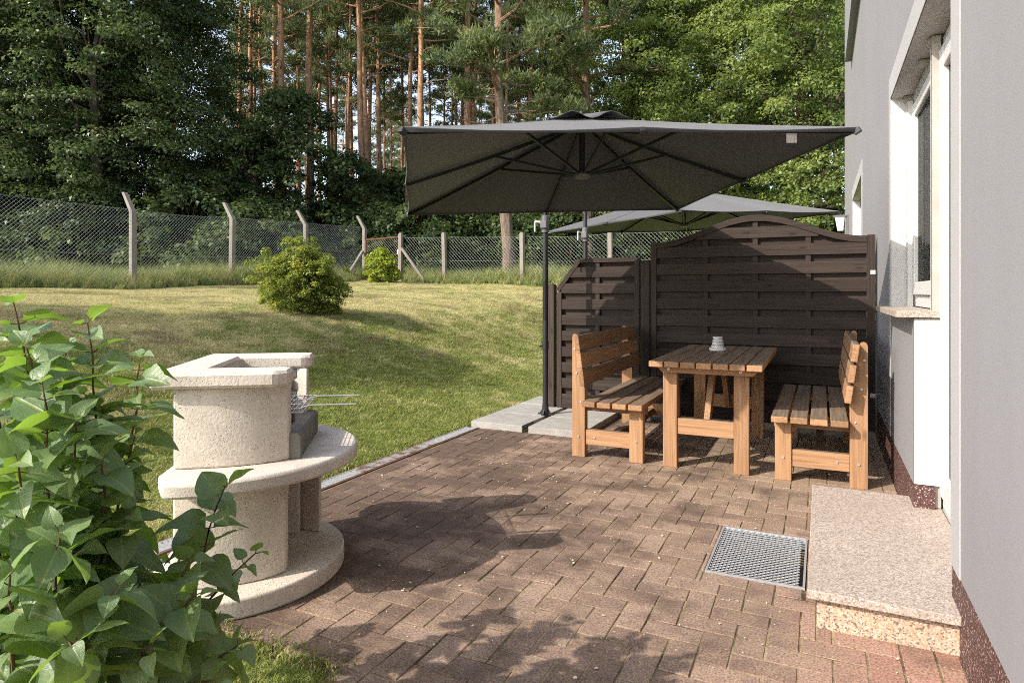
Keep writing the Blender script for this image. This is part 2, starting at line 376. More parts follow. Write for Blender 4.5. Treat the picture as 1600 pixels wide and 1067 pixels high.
# ------------------------------------------------------------------ mesh helpers
def link(o, parent=None):
    C.objects.link(o)
    if parent is not None: o.parent = parent
    return o
def tag(o, label=None, cat=None, group=None, kind=None):
    if label: o['label'] = label
    if cat: o['category'] = cat
    if group: o['group'] = group
    if kind: o['kind'] = kind
    return o
def thing(name, label, cat, loc=(0, 0, 0), rz=0.0, group=None):
    o = bpy.data.objects.new(name, None); C.objects.link(o)
    o.location = loc; o.rotation_euler = (0, 0, rz); o.empty_display_size = 0.2
    return tag(o, label, cat, group)
class MB:
    def __init__(s): s.v, s.f = [], []
    def add(s, vs, fs):
        b = len(s.v); s.v += [tuple(p) for p in vs]; s.f += [tuple(b + i for i in f) for f in fs]; return s
    def box(s, x0, x1, y0, y1, z0, z1, mat=None):
        vs = [(x, y, z) for z in (z0, z1) for y in (y0, y1) for x in (x0, x1)]
        if mat is not None: vs = [mat @ Vector(p) for p in vs]
        return s.add(vs, [(0, 2, 3, 1), (4, 5, 7, 6), (0, 1, 5, 4), (2, 6, 7, 3), (0, 4, 6, 2), (1, 3, 7, 5)])
    def prism(s, poly, axis, a0, a1):
        """poly of 2-D points extruded along axis (0 x, 1 y, 2 z) from a0 to a1"""
        def P(p, a): return [(a, p[0], p[1]), (p[0], a, p[1]), (p[0], p[1], a)][axis]
        n = len(poly)
        return s.add([P(p, a0) for p in poly] + [P(p, a1) for p in poly],
                     [tuple(range(n))[::-1], tuple(range(n, 2 * n))] + [(i, (i + 1) % n, n + (i + 1) % n, n + i) for i in range(n)])
    def tube(s, pts, r, n=8, cap=True):
        pts = [Vector(p) for p in pts]; rs = r if isinstance(r, (list, tuple)) else [r] * len(pts)
        rings = []
        for i, p in enumerate(pts):
            d = (pts[min(i + 1, len(pts) - 1)] - pts[max(i - 1, 0)]).normalized()
            a = d.cross(Vector((0, 0, 1)) if abs(d.z) < 0.95 else Vector((1, 0, 0))).normalized(); b = d.cross(a)
            rings.append([p + (a * math.cos(2 * math.pi * k / n) + b * math.sin(2 * math.pi * k / n)) * rs[i] for k in range(n)])
        vs = [q for rg in rings for q in rg]
        fs = [(i * n + k, i * n + (k + 1) % n, (i + 1) * n + (k + 1) % n, (i + 1) * n + k) for i in range(len(pts) - 1) for k in range(n)]
        if cap: fs += [tuple(range(n))[::-1], tuple((len(pts) - 1) * n + k for k in range(n))]
        return s.add(vs, fs)
    def bar(s, a, b, w_, h_, up=(0, 0, 1)):
        a, b = Vector(a), Vector(b); d = (b - a).normalized(); u = Vector(up)
        if abs(d.dot(u)) > 0.98: u = Vector((1, 0, 0))
        x = d.cross(u).normalized() * (w_ / 2); y = x.cross(d).normalized() * (h_ / 2)
        vs = [p + sx * x + sy * y for p in (a, b) for sx, sy in ((-1, -1), (1, -1), (1, 1), (-1, 1))]
        return s.add(vs, [(0, 3, 2, 1), (4, 5, 6, 7), (0, 1, 5, 4), (1, 2, 6, 5), (2, 3, 7, 6), (3, 0, 4, 7)])
    def lathe(s, prof, n=24, c=(0, 0, 0)):
        vs = [(c[0] + r * math.cos(2 * math.pi * k / n), c[1] + r * math.sin(2 * math.pi * k / n), c[2] + z) for r, z in prof for k in range(n)]
        fs = [(i * n + k, i * n + (k + 1) % n, (i + 1) * n + (k + 1) % n, (i + 1) * n + k) for i in range(len(prof) - 1) for k in range(n)]
        fs += [tuple(range(n))[::-1], tuple((len(prof) - 1) * n + k for k in range(n))]
        return s.add(vs, fs)
    def mesh(s, name, m, smooth=False):
        me = bpy.data.meshes.new(name); me.from_pydata(s.v, [], s.f); me.update()
        if m: me.materials.append(m)
        if smooth:
            me.polygons.foreach_set('use_smooth', [True] * len(me.polygons))
            try: me.set_sharp_from_angle(angle=R(40))
            except Exception: pass
        return me
    def build(s, name, m, parent=None, bevel=0, smooth=False, seg=2):
        o = link(bpy.data.objects.new(name, s.mesh(name, m, smooth)), parent)
        bm = bmesh.new(); bm.from_mesh(o.data); bmesh.ops.recalc_face_normals(bm, faces=bm.faces); bm.to_mesh(o.data); bm.free()
        if bevel:
            b = o.modifiers.new('bevel', 'BEVEL'); b.width = bevel; b.segments = seg; b.limit_method = 'ANGLE'; b.angle_limit = R(35)
        return o
def np_mesh(name, V, Fq, m, tint=None, smooth=False, k=4):
    """V (n,3), Fq (m,k) index array"""
    me = bpy.data.meshes.new(name)
    me.vertices.add(len(V)); me.vertices.foreach_set('co', np.asarray(V, np.float32).ravel())
    nf = len(Fq)
    me.loops.add(nf * k); me.loops.foreach_set('vertex_index', np.asarray(Fq, np.int32).ravel())
    me.polygons.add(nf); me.polygons.foreach_set('loop_start', np.arange(nf, dtype=np.int32) * k)
    try: me.polygons.foreach_set('loop_total', np.full(nf, k, np.int32))
    except Exception: pass
    me.materials.append(m)
    me.update(calc_edges=True)
    if tint is not None:
        a = me.attributes.new('tint', 'FLOAT', 'FACE'); a.data.foreach_set('value', np.asarray(tint, np.float32))
    if smooth: me.polygons.foreach_set('use_smooth', np.ones(nf, bool))
    return me

# ------------------------------------------------------------------ terrain
UX = np.array([-60, 2.95, 3.5, 4.2, 5.0, 6.0, 7.0, 9.0, 12.0, 14.5, 20, 40, 120.])
UZ = np.array([0, 0.0, 0.06, 0.22, 0.50, 0.82, 0.97, 1.09, 1.21, 1.30, 1.45, 1.8, 2.6])
_fx = np.linspace(-60, 120, 3601); _fz = np.interp(_fx, UX, UZ)
_k = np.hanning(15); _k /= _k.sum(); _fz = np.convolve(np.pad(_fz, 7, 'edge'), _k, 'valid')
def sstep(t): t = np.clip(t, 0, 1); return t * t * (3 - 2 * t)
def ground(X, Y):
    X = np.asarray(X, float); Y = np.asarray(Y, float)
    a = np.interp(-X, _fx, _fz) + 0.040 * np.clip(Y - 9.7, 0, 14) * sstep((-X - 4) / 4)
    b = 1.40 * sstep((Y - 10.5) / 8.0) + 0.02 * np.clip(Y - 18, 0, 60)
    k = 0.18
    z = np.maximum(a, b) + np.where(np.abs(a - b) < k, (k - np.abs(a - b)) ** 2 / (4 * k), 0) * sstep(np.minimum(a, b) / 0.2)
    bumps = 0.025 * np.sin(X * 1.7 + Y * 0.6) * np.sin(Y * 1.3 - X * 0.4) * sstep((-X - 3.2) / 2)
    return z + bumps
def gz(x, y): return float(ground(x, y))
PAT = [(-2.77, 0.42, 1.66, 6.60), (-1.42, 0.42, -2.0, 1.66)]     # paved rectangles
def paved(X, Y, m=0.0):
    r_ = np.zeros(np.shape(X), bool)
    for x0, x1, y0, y1 in PAT: r_ |= (X > x0 - m) & (X < x1 + m) & (Y > y0 - m) & (Y < y1 + m)
    return r_
xs = np.unique(np.round(np.concatenate([np.linspace(-110, -22, 23), np.linspace(-22, -3.0, 96), [-2.92, -2.78, -2.70, -1.42 - .02, -1.36], np.linspace(-2.6, 0.5, 12), np.linspace(1, 90, 24)]), 3))
ys = np.unique(np.round(np.concatenate([np.linspace(-60, -3, 16), np.linspace(-2.5, 20, 113), [1.60, 1.68], np.linspace(21, 130, 40)]), 3))
GX, GY = np.meshgrid(xs, ys)
GZ = ground(GX, GY)
GZ = np.where(paved(GX, GY, 0.005), -0.18, GZ)
GZ = np.where((GX > -2.93) & (GX < -2.77) & (GY < 6.6), -0.07, GZ)
V = np.stack([GX, GY, GZ], -1).reshape(-1, 3)
nx = len(xs); idx = np.arange(len(V)).reshape(GX.shape)
Fq = np.stack([idx[:-1, :-1], idx[:-1, 1:], idx[1:, 1:], idx[1:, :-1]], -1).reshape(-1, 4)
lawn = link(bpy.data.objects.new('ground', np_mesh('ground', V, Fq, M['lawn'], smooth=True)))
tag(lawn, kind='structure', label='sloping mown lawn rising from the terrace to the wire fences')

# ------------------------------------------------------------------ terrace
rng = random.Random(7); nr = np.random.default_rng(11)
patio = MB()
for x0, x1, y0, y1 in ((-2.77, -0.462, 1.66, 6.60), (-0.058, 0.42, 1.66, 6.60), (-0.462, -0.058, 1.66, 2.912), (-0.462, -0.058, 3.512, 6.60), PAT[1]):
    patio.box(x0, x1, y0, y1, -0.16, -0.0030)
patio = patio.build('patio', M['joint'])
tag(patio, 'brown herringbone paved terrace beside the grey house', kind='structure')
STEP = (-0.045, 0.50, 2.58, 4.0)
def holes(x0, x1, y0, y1):
    for a, b, c, d in ((STEP[0] + .03, .6, 2.61, 3.97), (-0.462, -0.058, 2.912, 3.512), (-2.86, -1.79, 5.13, 6.75)):
        if x1 > a + 0.004 and x0 < b - 0.004 and y1 > c + 0.004 and y0 < d - 0.004: return True
    return False
HOLES = ((STEP[0] + .03, .6, 2.61, 3.97), (-0.462, -0.058, 2.912, 3.512), (-2.86, -1.79, 5.13, 6.75))
def clip(x0, x1, y0, y1):
    """what is left of a paver cut by the terrace edge, the grate or the step"""
    parts = []
    for q in PAT:
        a, b, c, d = max(x0, q[0]), min(x1, q[1]), max(y0, q[2]), min(y1, q[3])
        if b - a > 0.012 and d - c > 0.012: parts.append((a, b, c, d))
    for h in HOLES:
        out = []
        for a, b, c, d in parts:
            if b <= h[0] or a >= h[1] or d <= h[2] or c >= h[3]: out.append((a, b, c, d)); continue
            m0, m1 = max(a, h[0]), min(b, h[1])
            out += [q for q in ((a, m0, c, d), (m1, b, c, d), (m0, m1, c, max(c, h[2])), (m0, m1, min(d, h[3]), d)) if q[1] - q[0] > 0.012 and q[3] - q[2] > 0.012]
        parts = out
    return parts
def brick_vf(lx, ly, ch=0.0022, t=0.05):
    a, b = lx / 2, ly / 2
    o_ = [(-a, -b), (a, -b), (a, b), (-a, b)]; i_ = [(-a + ch, -b + ch), (a - ch, -b + ch), (a - ch, b - ch), (-a + ch, b - ch)]
    vs = [(x, y, -t) for x, y in o_] + [(x, y, -ch * .8) for x, y in o_] + [(x, y, 0) for x, y in i_]
    fs = [(8, 9, 10, 11)] + [(k, (k + 1) % 4, 4 + (k + 1) % 4, 4 + k) for k in range(4)] + [(4 + k, 4 + (k + 1) % 4, 8 + (k + 1) % 4, 8 + k) for k in range(4)]
    return vs, fs
U = 0.1035; GAP = 0.0062
bricks = []
for i in range(-32, 10):
    for j in range(-14, 68):
        m_ = (i - j) % 4
        x0, y0 = i * U + 0.036, j * U + 0.02
        if m_ == 0: q = (x0, x0 + 2 * U, y0, y0 + U)
        elif m_ == 3: q = (x0, x0 + U, y0, y0 + 2 * U)
        else: continue
        full = q
        for q in clip(*full):
          q = (q[0] + GAP / 2, q[1] - GAP / 2, q[2] + GAP / 2, q[3] - GAP / 2)
          bricks.append((q, abs((q[1] - q[0]) - (full[1] - full[0]) + GAP) < 1e-4 and abs((q[3] - q[2]) - (full[3] - full[2]) + GAP) < 1e-4))
def px_area(q):
    cx, cy = (q[0] + q[1]) / 2, (q[2] + q[3]) / 2
    l, d = w2cam(cx, cy)
    if d < 0.6: return 0
    u, v = proj(cx, cy, 0)
    if not (-20 < u < 1620 and 457 < v < 1085): return 0
    if u < 330 and v > 880: return 0
    return (q[1] - q[0]) * (q[3] - q[2]) * F_PX ** 2 * EYE / d ** 3
order = sorted(range(len(bricks)), key=lambda i: -px_area(bricks[i][0]))
single = set(i for i in order[:298] if px_area(bricks[i][0]) > 0)
brick_meshes = {}
def brick_mesh(kind, v):
    k = (kind, v)
    if k not in brick_meshes:
        lx, ly = (2 * U - GAP, U - GAP) if kind == 'h' else (U - GAP, 2 * U - GAP)
        vs, fs = brick_vf(lx, ly)
        me = MB().add(vs, fs).mesh('paver', M['paver'])
        a = me.attributes.new('tint', 'FLOAT', 'FACE'); a.data.foreach_set('value', [(v + .5) / 7] * len(fs))
        brick_meshes[k] = me
    return brick_meshes[k]
rest = MB(); rest_t = []
for i, (q, full) in enumerate(bricks):
    cx, cy = (q[0] + q[1]) / 2, (q[2] + q[3]) / 2
    dz = rng.uniform(-0.0012, 0.0016)
    rot = Matrix.Rotation(rng.gauss(0, 0.007), 4, 'Z') @ Matrix.Rotation(rng.gauss(0, 0.007), 4, 'X') @ Matrix.Rotation(rng.gauss(0, 0.007), 4, 'Y')
    v = rng.randrange(7)
    if i in single:
        if full: me = brick_mesh('h' if q[1] - q[0] > q[3] - q[2] else 'v', v)
        else:
            vs, fs = brick_vf(q[1] - q[0], q[3] - q[2])
            me = MB().add(vs, fs).mesh('paver', M['paver'])
            a = me.attributes.new('tint', 'FLOAT', 'FACE'); a.data.foreach_set('value', [(v + .5) / 7] * len(fs))
        o = link(bpy.data.objects.new('paver', me), patio)
        o.matrix_local = Matrix.Translation((cx, cy, dz)) @ rot
    else:
        vs, fs = brick_vf(q[1] - q[0], q[3] - q[2])
        mt = Matrix.Translation((cx, cy, dz)) @ rot
        rest.add([mt @ Vector(p) for p in vs], fs); rest_t += [(v + .5) / 7] * len(fs)
o = rest.build('paving', M['paver'], patio); tag(o, kind='stuff')
a = o.data.attributes.new('tint', 'FLOAT', 'FACE'); a.data.foreach_set('value', rest_t)
# wind-blown petals and crumbs on the paving
fl = MB()
for _ in range(420):
    x, y = rng.uniform(-2.7, 0.3), rng.uniform(1.4, 5.2)
    if holes(x - .02, x + .02, y - .02, y + .02): continue
    s_ = rng.choice([0.002, 0.003, 0.003, 0.004, 0.007]); an = rng.uniform(0, 6.3)
    pts = [(x + s_ * rng.uniform(.6, 1.3) * math.cos(an + k * 1.257), y + s_ * rng.uniform(.4, 1) * math.sin(an + k * 1.257), 0.002 + rng.uniform(0, .004)) for k in range(5)]
    fl.add(pts + [(p[0], p[1], p[2] + .0015) for p in pts], [(5, 6, 7, 8, 9)] + [(k, (k + 1) % 5, 5 + (k + 1) % 5, 5 + k) for k in range(5)])
tag(fl.build('petal_litter', M['flake']), 'pale petals and crumbs scattered over the brown pavers', 'litter', kind='stuff')

# line drain along the lawn edge
dr = thing('line_drain', 'slotted galvanised line drain between the lawn and the brown pavers', 'drain', (-2.85, 3.4, 0))
ch = MB()
for x0, x1 in ((-0.075, -0.060), (0.060, 0.075)): ch.box(x0, x1, -2.9, 1.72, -0.06, 0.004)
ch.build('channel', M['rust'], dr)
MB().box(-0.058, 0.058, -2.9, 1.72, -0.066, -0.05).build('gutter_bed', M['pit'], dr)
yy = -2.9
k = 0
while yy < 1.7:
    y1 = min(yy + 0.996, 1.715)
    gm = MB()
    gm.box(-0.057, -0.046, yy, y1, -0.02, 0.006); gm.box(0.046, 0.057, yy, y1, -0.02, 0.006)
    y_ = yy + 0.004
    while y_ < y1 - 0.02:
        gm.box(-0.046, 0.046, y_, y_ + 0.017, -0.012, 0.005); y_ += 0.030 if k != 3 else 0.0215
    gm.build('grating', M['galv'] if k in (0, 1, 2, 4) else M['rusty'], dr)
    yy = y1 + 0.004; k += 1

# foot grate
gr = thing('foot_grate', 'steel foot scraper grate set in the pavers beside the granite step', 'grate', (-0.26, 3.212, 0))
fm = MB(); a_, b_ = 0.2, 0.298
fm.box(-a_, a_, -b_, -b_ + .009, -0.05, 0.006); fm.box(-a_, a_, b_ - .009, b_, -0.05, 0.006)
fm.box(-a_, -a_ + .009, -b_ + .009, b_ - .009, -0.05, 0.006); fm.box(a_ - .009, a_, -b_ + .009, b_ - .009, -0.05, 0.006)
fm.build('frame', M['galv'], gr)
MB().box(-.187, .187, -.285, .285, -0.14, -0.13).build('pit', M['pit'], gr)
em = MB(); j = 0; y_ = -0.278
while y_ < 0.28:
    pts = []; x_ = -0.186; kk = 0
    while x_ <= 0.187:
        ph = (kk + j) % 2
        pts.append((x_, y_ + (0.0072 if ph else -0.0072), 0.004 - (0.012 if ph else 0))); x_ += 0.0150; kk += 1
    for p, q in zip(pts[:-1], pts[1:]): em.bar(p, q, 0.0044, 0.005)
    y_ += 0.0150; j += 1
tag(em.build('expanded_mesh', M['galv'], gr), kind='stuff')

# granite door step
st = thing('door_step', 'speckled granite door step below the white terrace door', 'step', (0.2, 3.29, 0))
MB().box(STEP[0] - .2, 0.542 - .2, 2.58 - 3.29, 4.0 - 3.29, 0.11, 0.142).build('tread', M['granite'], st, 0.003)
MB().box(-0.215, 0.315, -0.68, -0.66, -0.02, 0.108).build('riser', M['granite2'], st, 0.002)
MB().box(-0.215, -0.195, -0.658, 0.69, -0.02, 0.108).build('side_panel', M['granite2'], st, 0.002)

# concrete slabs under the umbrella foot
xa, xb = (-2.865, -2.355), (-2.30, -1.79)
k = 0
LAB = ['grey slab at the lawn edge, front left under the umbrella pole', 'grey slab at the front right of the umbrella pole, beside the bench',
       'grey slab behind the umbrella pole on the lawn side', 'grey slab behind the pole against the dark gate post',
       'grey slab beyond the dark screen at the lawn edge', 'grey slab beyond the dark screen below the second pole']
for r_, (y0, y1) in enumerate(((5.13, 5.635), (5.645, 6.15), (6.20, 6.70))):
    for x0, x1 in (xa, xb):
        o = MB().box(-(x1 - x0) / 2, (x1 - x0) / 2, -(y1 - y0) / 2, (y1 - y0) / 2, 0, 0.062).build('paving_slab', M['slab'], None, 0.004)
        o.location = ((x0 + x1) / 2, (y0 + y1) / 2, -0.006); o.rotation_euler = (0, 0, rng.gauss(0, .008))
        tag(o, LAB[k], 'slab', 'concrete slabs round the umbrella foot'); k += 1

# ------------------------------------------------------------------ house
WX = 0.42
HS = thing('house', 'grey rendered house with light window surrounds and a dark red speckled plinth', 'house', (WX, 5.0, 0))
def hy(y): return y - 5.0
OPEN = [(2.75, 3.80, 0.142, 2.51), (3.80, 4.98, 1.09, 2.51), (8.45, 10.8, 0.142, 2.58)]
def wall_open(yc, zc): return any(a < yc < b and c < zc < d for a, b, c, d in OPEN)
wl = MB()
ysv = sorted({-6.0, 2.75, 3.80, 4.98, 8.45, 10.8, 14.3}); zsv = sorted({0.26, 1.09, 2.51, 2.58, 7.4})
for y0, y1 in zip(ysv[:-1], ysv[1:]):
    for z0, z1 in zip(zsv[:-1], zsv[1:]):
        if not wall_open((y0 + y1) / 2, (z0 + z1) / 2):
            wl.add([(0, hy(y0), z0), (0, hy(y1), z0), (0, hy(y1), z1), (0, hy(y0), z1)], [(0, 3, 2, 1)])
wl.add([(0, hy(14.3), -.2), (8, hy(14.3), -.2), (8, hy(14.3), 7.4), (0, hy(14.3), 7.4)], [(0, 3, 2, 1)])
wl.add([(0, hy(-6), -.2), (8, hy(-6), -.2), (8, hy(-6), 7.4), (0, hy(-6), 7.4)], [(0, 1, 2, 3)])
wl.add([(8, hy(-6), -.2), (8, hy(14.3), -.2), (8, hy(14.3), 7.4), (8, hy(-6), 7.4)], [(0, 1, 2, 3)])
o = link(bpy.data.objects.new('wall', wl.mesh('wall', M['render'])), HS)
MB().add([(-.02, hy(-6.02), 7.4), (8, hy(-6.02), 7.4), (8, hy(14.32), 7.4), (-.02, hy(14.32), 7.4), (-.02, hy(-6.02), 7.5), (8, hy(-6.02), 7.5), (8, hy(14.32), 7.5), (-.02, hy(14.32), 7.5)],
         [(0, 3, 2, 1), (4, 5, 6, 7), (0, 1, 5, 4), (1, 2, 6, 5), (2, 3, 7, 6), (3, 0, 4, 7)]).build('roof', M['seal'], HS)
# reveals of the openings (white render)
D_ = 0.19
def quad_obj(name, m, pts, par):
    return link(bpy.data.objects.new(name, MB().add(pts, [(0, 1, 2, 3)]).mesh(name, m)), par)
def rv_far(y, z0, z1): quad_obj('reveal', M['reveal'], [(0.002, hy(y), z0), (D_, hy(y), z0), (D_, hy(y), z1), (0.002, hy(y), z1)], HS)
def rv_near(y, z0, z1): quad_obj('reveal', M['reveal'], [(0.002, hy(y), z0), (0.002, hy(y), z1), (D_, hy(y), z1), (D_, hy(y), z0)], HS)
def rv_top(y0, y1, z): quad_obj('soffit', M['reveal'], [(0.002, hy(y0), z), (D_, hy(y0), z), (D_, hy(y1), z), (0.002, hy(y1), z)], HS)
def rv_sill(y0, y1, z): quad_obj('sill_bed', M['reveal'], [(0.002, hy(y0), z), (0.002, hy(y1), z), (D_, hy(y1), z), (D_, hy(y0), z)], HS)
rv_near(2.75, 0.142, 2.51); rv_top(2.75, 4.98, 2.51); rv_far(4.98, 1.09, 2.51); rv_far(3.80, 0.26, 1.088); rv_sill(3.80, 4.98, 1.09)
rv_near(8.45, 0.26, 2.58); rv_far(10.8, 0.26, 2.58); rv_top(8.45, 10.8, 2.58); rv_sill(8.45, 10.8, 0.26)
# painted bands round the openings, 3 mm proud of the wall
bd = MB()
for y0, y1, z0, z1 in ((2.59, 2.75, 0.26, 2.66), (2.75, 4.98, 2.51, 2.66), (4.98, 5.08, 0.26, 2.66)): bd.box(-0.004, 0.0, hy(y0), hy(y1), z0, z1)
bd.build('surround_band', M['band'], HS)
bd = MB()
for y0, y1, z0, z1 in ((8.29, 8.45, 0.26, 2.73), (8.45, 10.8, 2.58, 2.73), (10.8, 10.96, 0.26, 2.73)): bd.box(-0.004, 0.0, hy(y0), hy(y1), z0, z1)
bd.build('surround_band', M['band'], HS)
for y0, y1 in ((-6, 2.75), (3.80, 8.45), (10.8, 14.3)):
    pl = MB().box(0.0, 0.03, hy(y0), hy(y1), -0.1, 0.257)
    if y0 == 3.80: pl.box(0.0305, 0.09, hy(3.80), hy(3.83), -0.1, 0.257)
    pl.build('plinth', M['plinth'], HS)
# thicker insulated band of the upper storey
MB().box(-0.09, 0.0, hy(6.0), hy(11.15), 4.75, 7.4).build('upper_cladding', M['render'], HS)
# window beside the door
win = thing('window', None, None); win.parent = HS; win.location = (0.115, hy(4.39), 1.10)
fr = MB()
def frame(b, y0, y1, z0, z1, t, x0, x1):
    b.box(x0, x1, y0, y0 + t, z0, z1); b.box(x0, x1, y1 - t, y1, z0, z1); b.box(x0 + .001, x1 - .001, y0 + t, y1 - t, z0, z0 + t); b.box(x0 + .001, x1 - .001, y0 + t, y1 - t, z1 - t, z1)
frame(fr, -0.47, 0.585, 0.03, 1.40, 0.07, 0.015, 0.075)
fr.build('frame', M['upvc'], win, 0.004)
sh = MB(); frame(sh, -0.395, 0.51, 0.105, 1.325, 0.08, -0.003, 0.05)
sh.build('sash', M['upvc'], win, 0.006)
MB().box(0.02, 0.026, -0.316, 0.431, 0.184, 1.246).build('pane', M['glass'], win)
for y0 in (0.540, -0.52): MB().box(-0.03, 0.008, y0, y0 + 0.042, 0.025, 1.405).build('shutter_rail', M['upvc'], win, 0.003)
MB().box(-0.031, -0.025, 0.5395, 0.5405, 0.03, 1.4).build('rail_brush', M['seal'], win)
for y0 in (0.535, -0.20, -0.54): MB().box(-0.045, 0.012, y0, y0 + 0.055, 1.372, 1.404).build('guide_block', M['seal'], win, 0.002)
MB().box(0.0, 0.06, -0.31, 0.45, 1.33, 1.395).build('shutter_box', M['seal'], win)
sl = MB().box(-0.195, 0.005, -0.61, 0.70, -0.006, 0.028); sl.build('sill', M['granite'], win, 0.003)
cu = MB(); n_ = 46
for z in (0.05, 1.36):
    pass
cv, cf = [], []
for i in range(n_ + 1):
    y_ = -0.42 + 0.95 * i / n_; x_ = 0.13 + 0.018 * math.sin(i * 1.35) + 0.008 * math.sin(i * 0.6)
    cv += [(x_, y_, 0.05), (x_, y_, 1.38)]
for i in range(n_): cf.append((2 * i, 2 * i + 2, 2 * i + 3, 2 * i + 1))
cu.add(cv, cf); cu.build('curtain', M['curtain'], win, smooth=True)
# terrace door
dd = thing('door', 'white plastic terrace door', None); del dd['label']; dd.parent = HS; dd.location = (0.115, hy(3.30), 0.142)
fm = MB(); frame(fm, -0.53, 0.60, 0.0, 2.355, 0.07, 0.015, 0.075); fm.build('frame', M['upvc'], dd, 0.004)
lf = MB(); frame(lf, -0.455, 0.525, 0.075, 2.28, 0.11, -0.005, 0.05); lf.build('leaf_frame', M['upvc'], dd, 0.006)
MB().box(0.02, 0.026, -0.346, 0.416, 0.184, 2.171).build('pane', M['glass'], dd)
for y0 in (0.545, -0.59): MB().box(-0.03, 0.008, y0, y0 + 0.042, 0.0, 2.36).build('shutter_rail', M['upvc'], dd, 0.003)
MB().box(-0.034, 0.004, 0.522, 0.544, 0.004, 2.36).build('rail_brush', M['seal'], dd)
hd = MB(); hd.box(-0.02, -0.006, -0.43, -0.40, 0.98, 1.12); hd.bar((-0.05, -0.415, 1.08), (-0.05, -0.30, 1.08), .018, .012); hd.bar((-0.006, -.415, 1.08), (-0.056, -.415, 1.08), .014, .014)
hd.build('handle', M['galv'], dd, 0.002)
MB().box(0.0105, 0.09, -0.545, 0.545, -0.030, -0.0005).build('threshold', M['seal'], dd)
# room behind the glass
rm = MB(); rm.add([(D_ + .01, hy(2.6), 0.02), (D_ + .01, hy(5.2), 0.02), (2.5, hy(5.2), 0.02), (2.5, hy(2.6), 0.02), (D_ + .01, hy(2.6), 2.6), (D_ + .01, hy(5.2), 2.6), (2.5, hy(5.2), 2.6), (2.5, hy(2.6), 2.6)],
                  [(0, 1, 2, 3), (4, 7, 6, 5), (1, 5, 6, 2), (0, 3, 7, 4), (2, 6, 7, 3)])
rm.build('room', M['room'], HS)
# far opening: its own frame and pane
fw = thing('window', None, None); fw.parent = HS; fw.location = (0.12, hy(9.625), 0.2)
fm = MB(); frame(fm, -1.17, 1.17, 0.06, 2.37, 0.08, 0.0, 0.06); fm.box(0.001, 0.059, -.04, .04, .14, 2.29); fm.build('frame', M['upvc'], fw, 0.004)
MB().box(0.02, 0.026, -1.09, 1.09, 0.14, 2.29).build('pane', M['glass'], fw)
MB().box(0.30, 0.32, -1.17, 1.17, 0.0, 2.4).build('curtain', M['curtain'], fw)
MB().box(-0.03, 0.0, 1.09, 1.17, 2.30, 2.37).build('guide_block', M['seal'], fw)

# wall lamp
lp = thing('wall_lamp', 'grey lantern with white glass on the house wall beyond the screen', 'lamp', (WX, 12.4, 2.40))
MB().box(-0.03, -0.001, -0.05, 0.05, -0.20, 0.14).build('wall_plate', M['greyplastic'], lp, 0.004)
MB().box(-0.23, -0.03, -0.06, 0.06, 0.10, 0.14).build('cap', M['greyplastic'], lp, 0.004)
MB().add([(-0.205, -.07, .098), (-0.06, -.07, .098), (-0.06, .07, .098), (-0.205, .07, .098), (-0.165, -.045, -.13), (-0.08, -.045, -.13), (-0.08, .045, -.13), (-0.165, .045, -.13)],
         [(0, 3, 2, 1), (4, 5, 6, 7), (0, 1, 5, 4), (1, 2, 6, 5), (2, 3, 7, 6), (3, 0, 4, 7)]).build('glass_shade', M['white'], lp, 0.006)

# ------------------------------------------------------------------ woven wood screens
def slat_mb(x0, x1, z0, z1, yc, t=0.009, bow=0.0):
    n = 5; b = MB(); vs = []
    for i in range(n + 1):
        x = x0 + (x1 - x0) * i / n; dy = bow * math.sin(math.pi * i / n * 3)
        vs += [(x, yc + dy - t / 2, z0), (x, yc + dy + t / 2, z0), (x, yc + dy + t / 2, z1), (x, yc + dy - t / 2, z1)]
    fs = [(0, 1, 2, 3), tuple(4 * n + k for k in (3, 2, 1, 0))]
    for i in range(n):
        a = 4 * i
        fs += [(a + k, a + 4 + k, a + 4 + (k + 1) % 4, a + (k + 1) % 4) for k in range(4)]
    return b.add(vs, fs)
def clip_slat(x0, x1, z0, z1, top, yc):
    """slat whose upper edge follows top(x)"""
    n = 24; xs_ = [x0 + (x1 - x0) * i / n for i in range(n + 1)]
    ok = [x for x in xs_ if top(x) > z0 + 0.012]
    if len(ok) < 2: return None
    a, b_ = ok[0], ok[-1]
    xs_ = [a + (b_ - a) * i / n for i in range(n + 1)]
    if all(top(x) >= z1 for x in xs_): return slat_mb(a, b_, z0, z1, yc)
    poly = [(x, z0) for x in xs_] + [(x, min(z1, top(x))) for x in reversed(xs_)]
    return MB().prism(poly, 1, yc - .0045, yc + .0045)
YS = 6.14
sp = thing('wooden_screen', 'dark brown woven slat screen with an arched top, joined to the house wall', 'screen', (-0.530, YS, 0))
W2 = 0.935
def arch(x):
    t = min(1, abs(x) / (W2 - 0.06))
    return 1.665 + 0.215 * (0.5 + 0.5 * math.cos(math.pi * t)) - 0.0
for s_ in (-1, 1):
    x0, x1 = sorted((s_ * W2, s_ * (W2 - 0.058)))
    MB().box(x0, x1, -0.032, 0.032, 0.07, 1.70).build('side_frame', M['dwood_z'], sp, 0.004)
NA = 40
ax_ = [-(W2 - .058) + 2 * (W2 - .058) * i / NA for i in range(NA + 1)]
MB().prism([(x, arch(x) - 0.028) for x in ax_] + [(x, arch(x) + 0.028) for x in reversed(ax_)], 1, -0.033, 0.033).build('arch_rail', M['dwood_x'], sp, 0.004)
MB().box(-(W2 - .058), W2 - .058, -0.030, 0.030, 0.07, 0.12).build('bottom_rail', M['dwood_x'], sp, 0.004)
for bx in (-0.43, 0.0, 0.43):
    MB().box(bx - .022, bx + .022, -0.0165, 0.0165, 0.12, arch(bx) - .028).build('batten', M['dwood_z'], sp, 0.002)
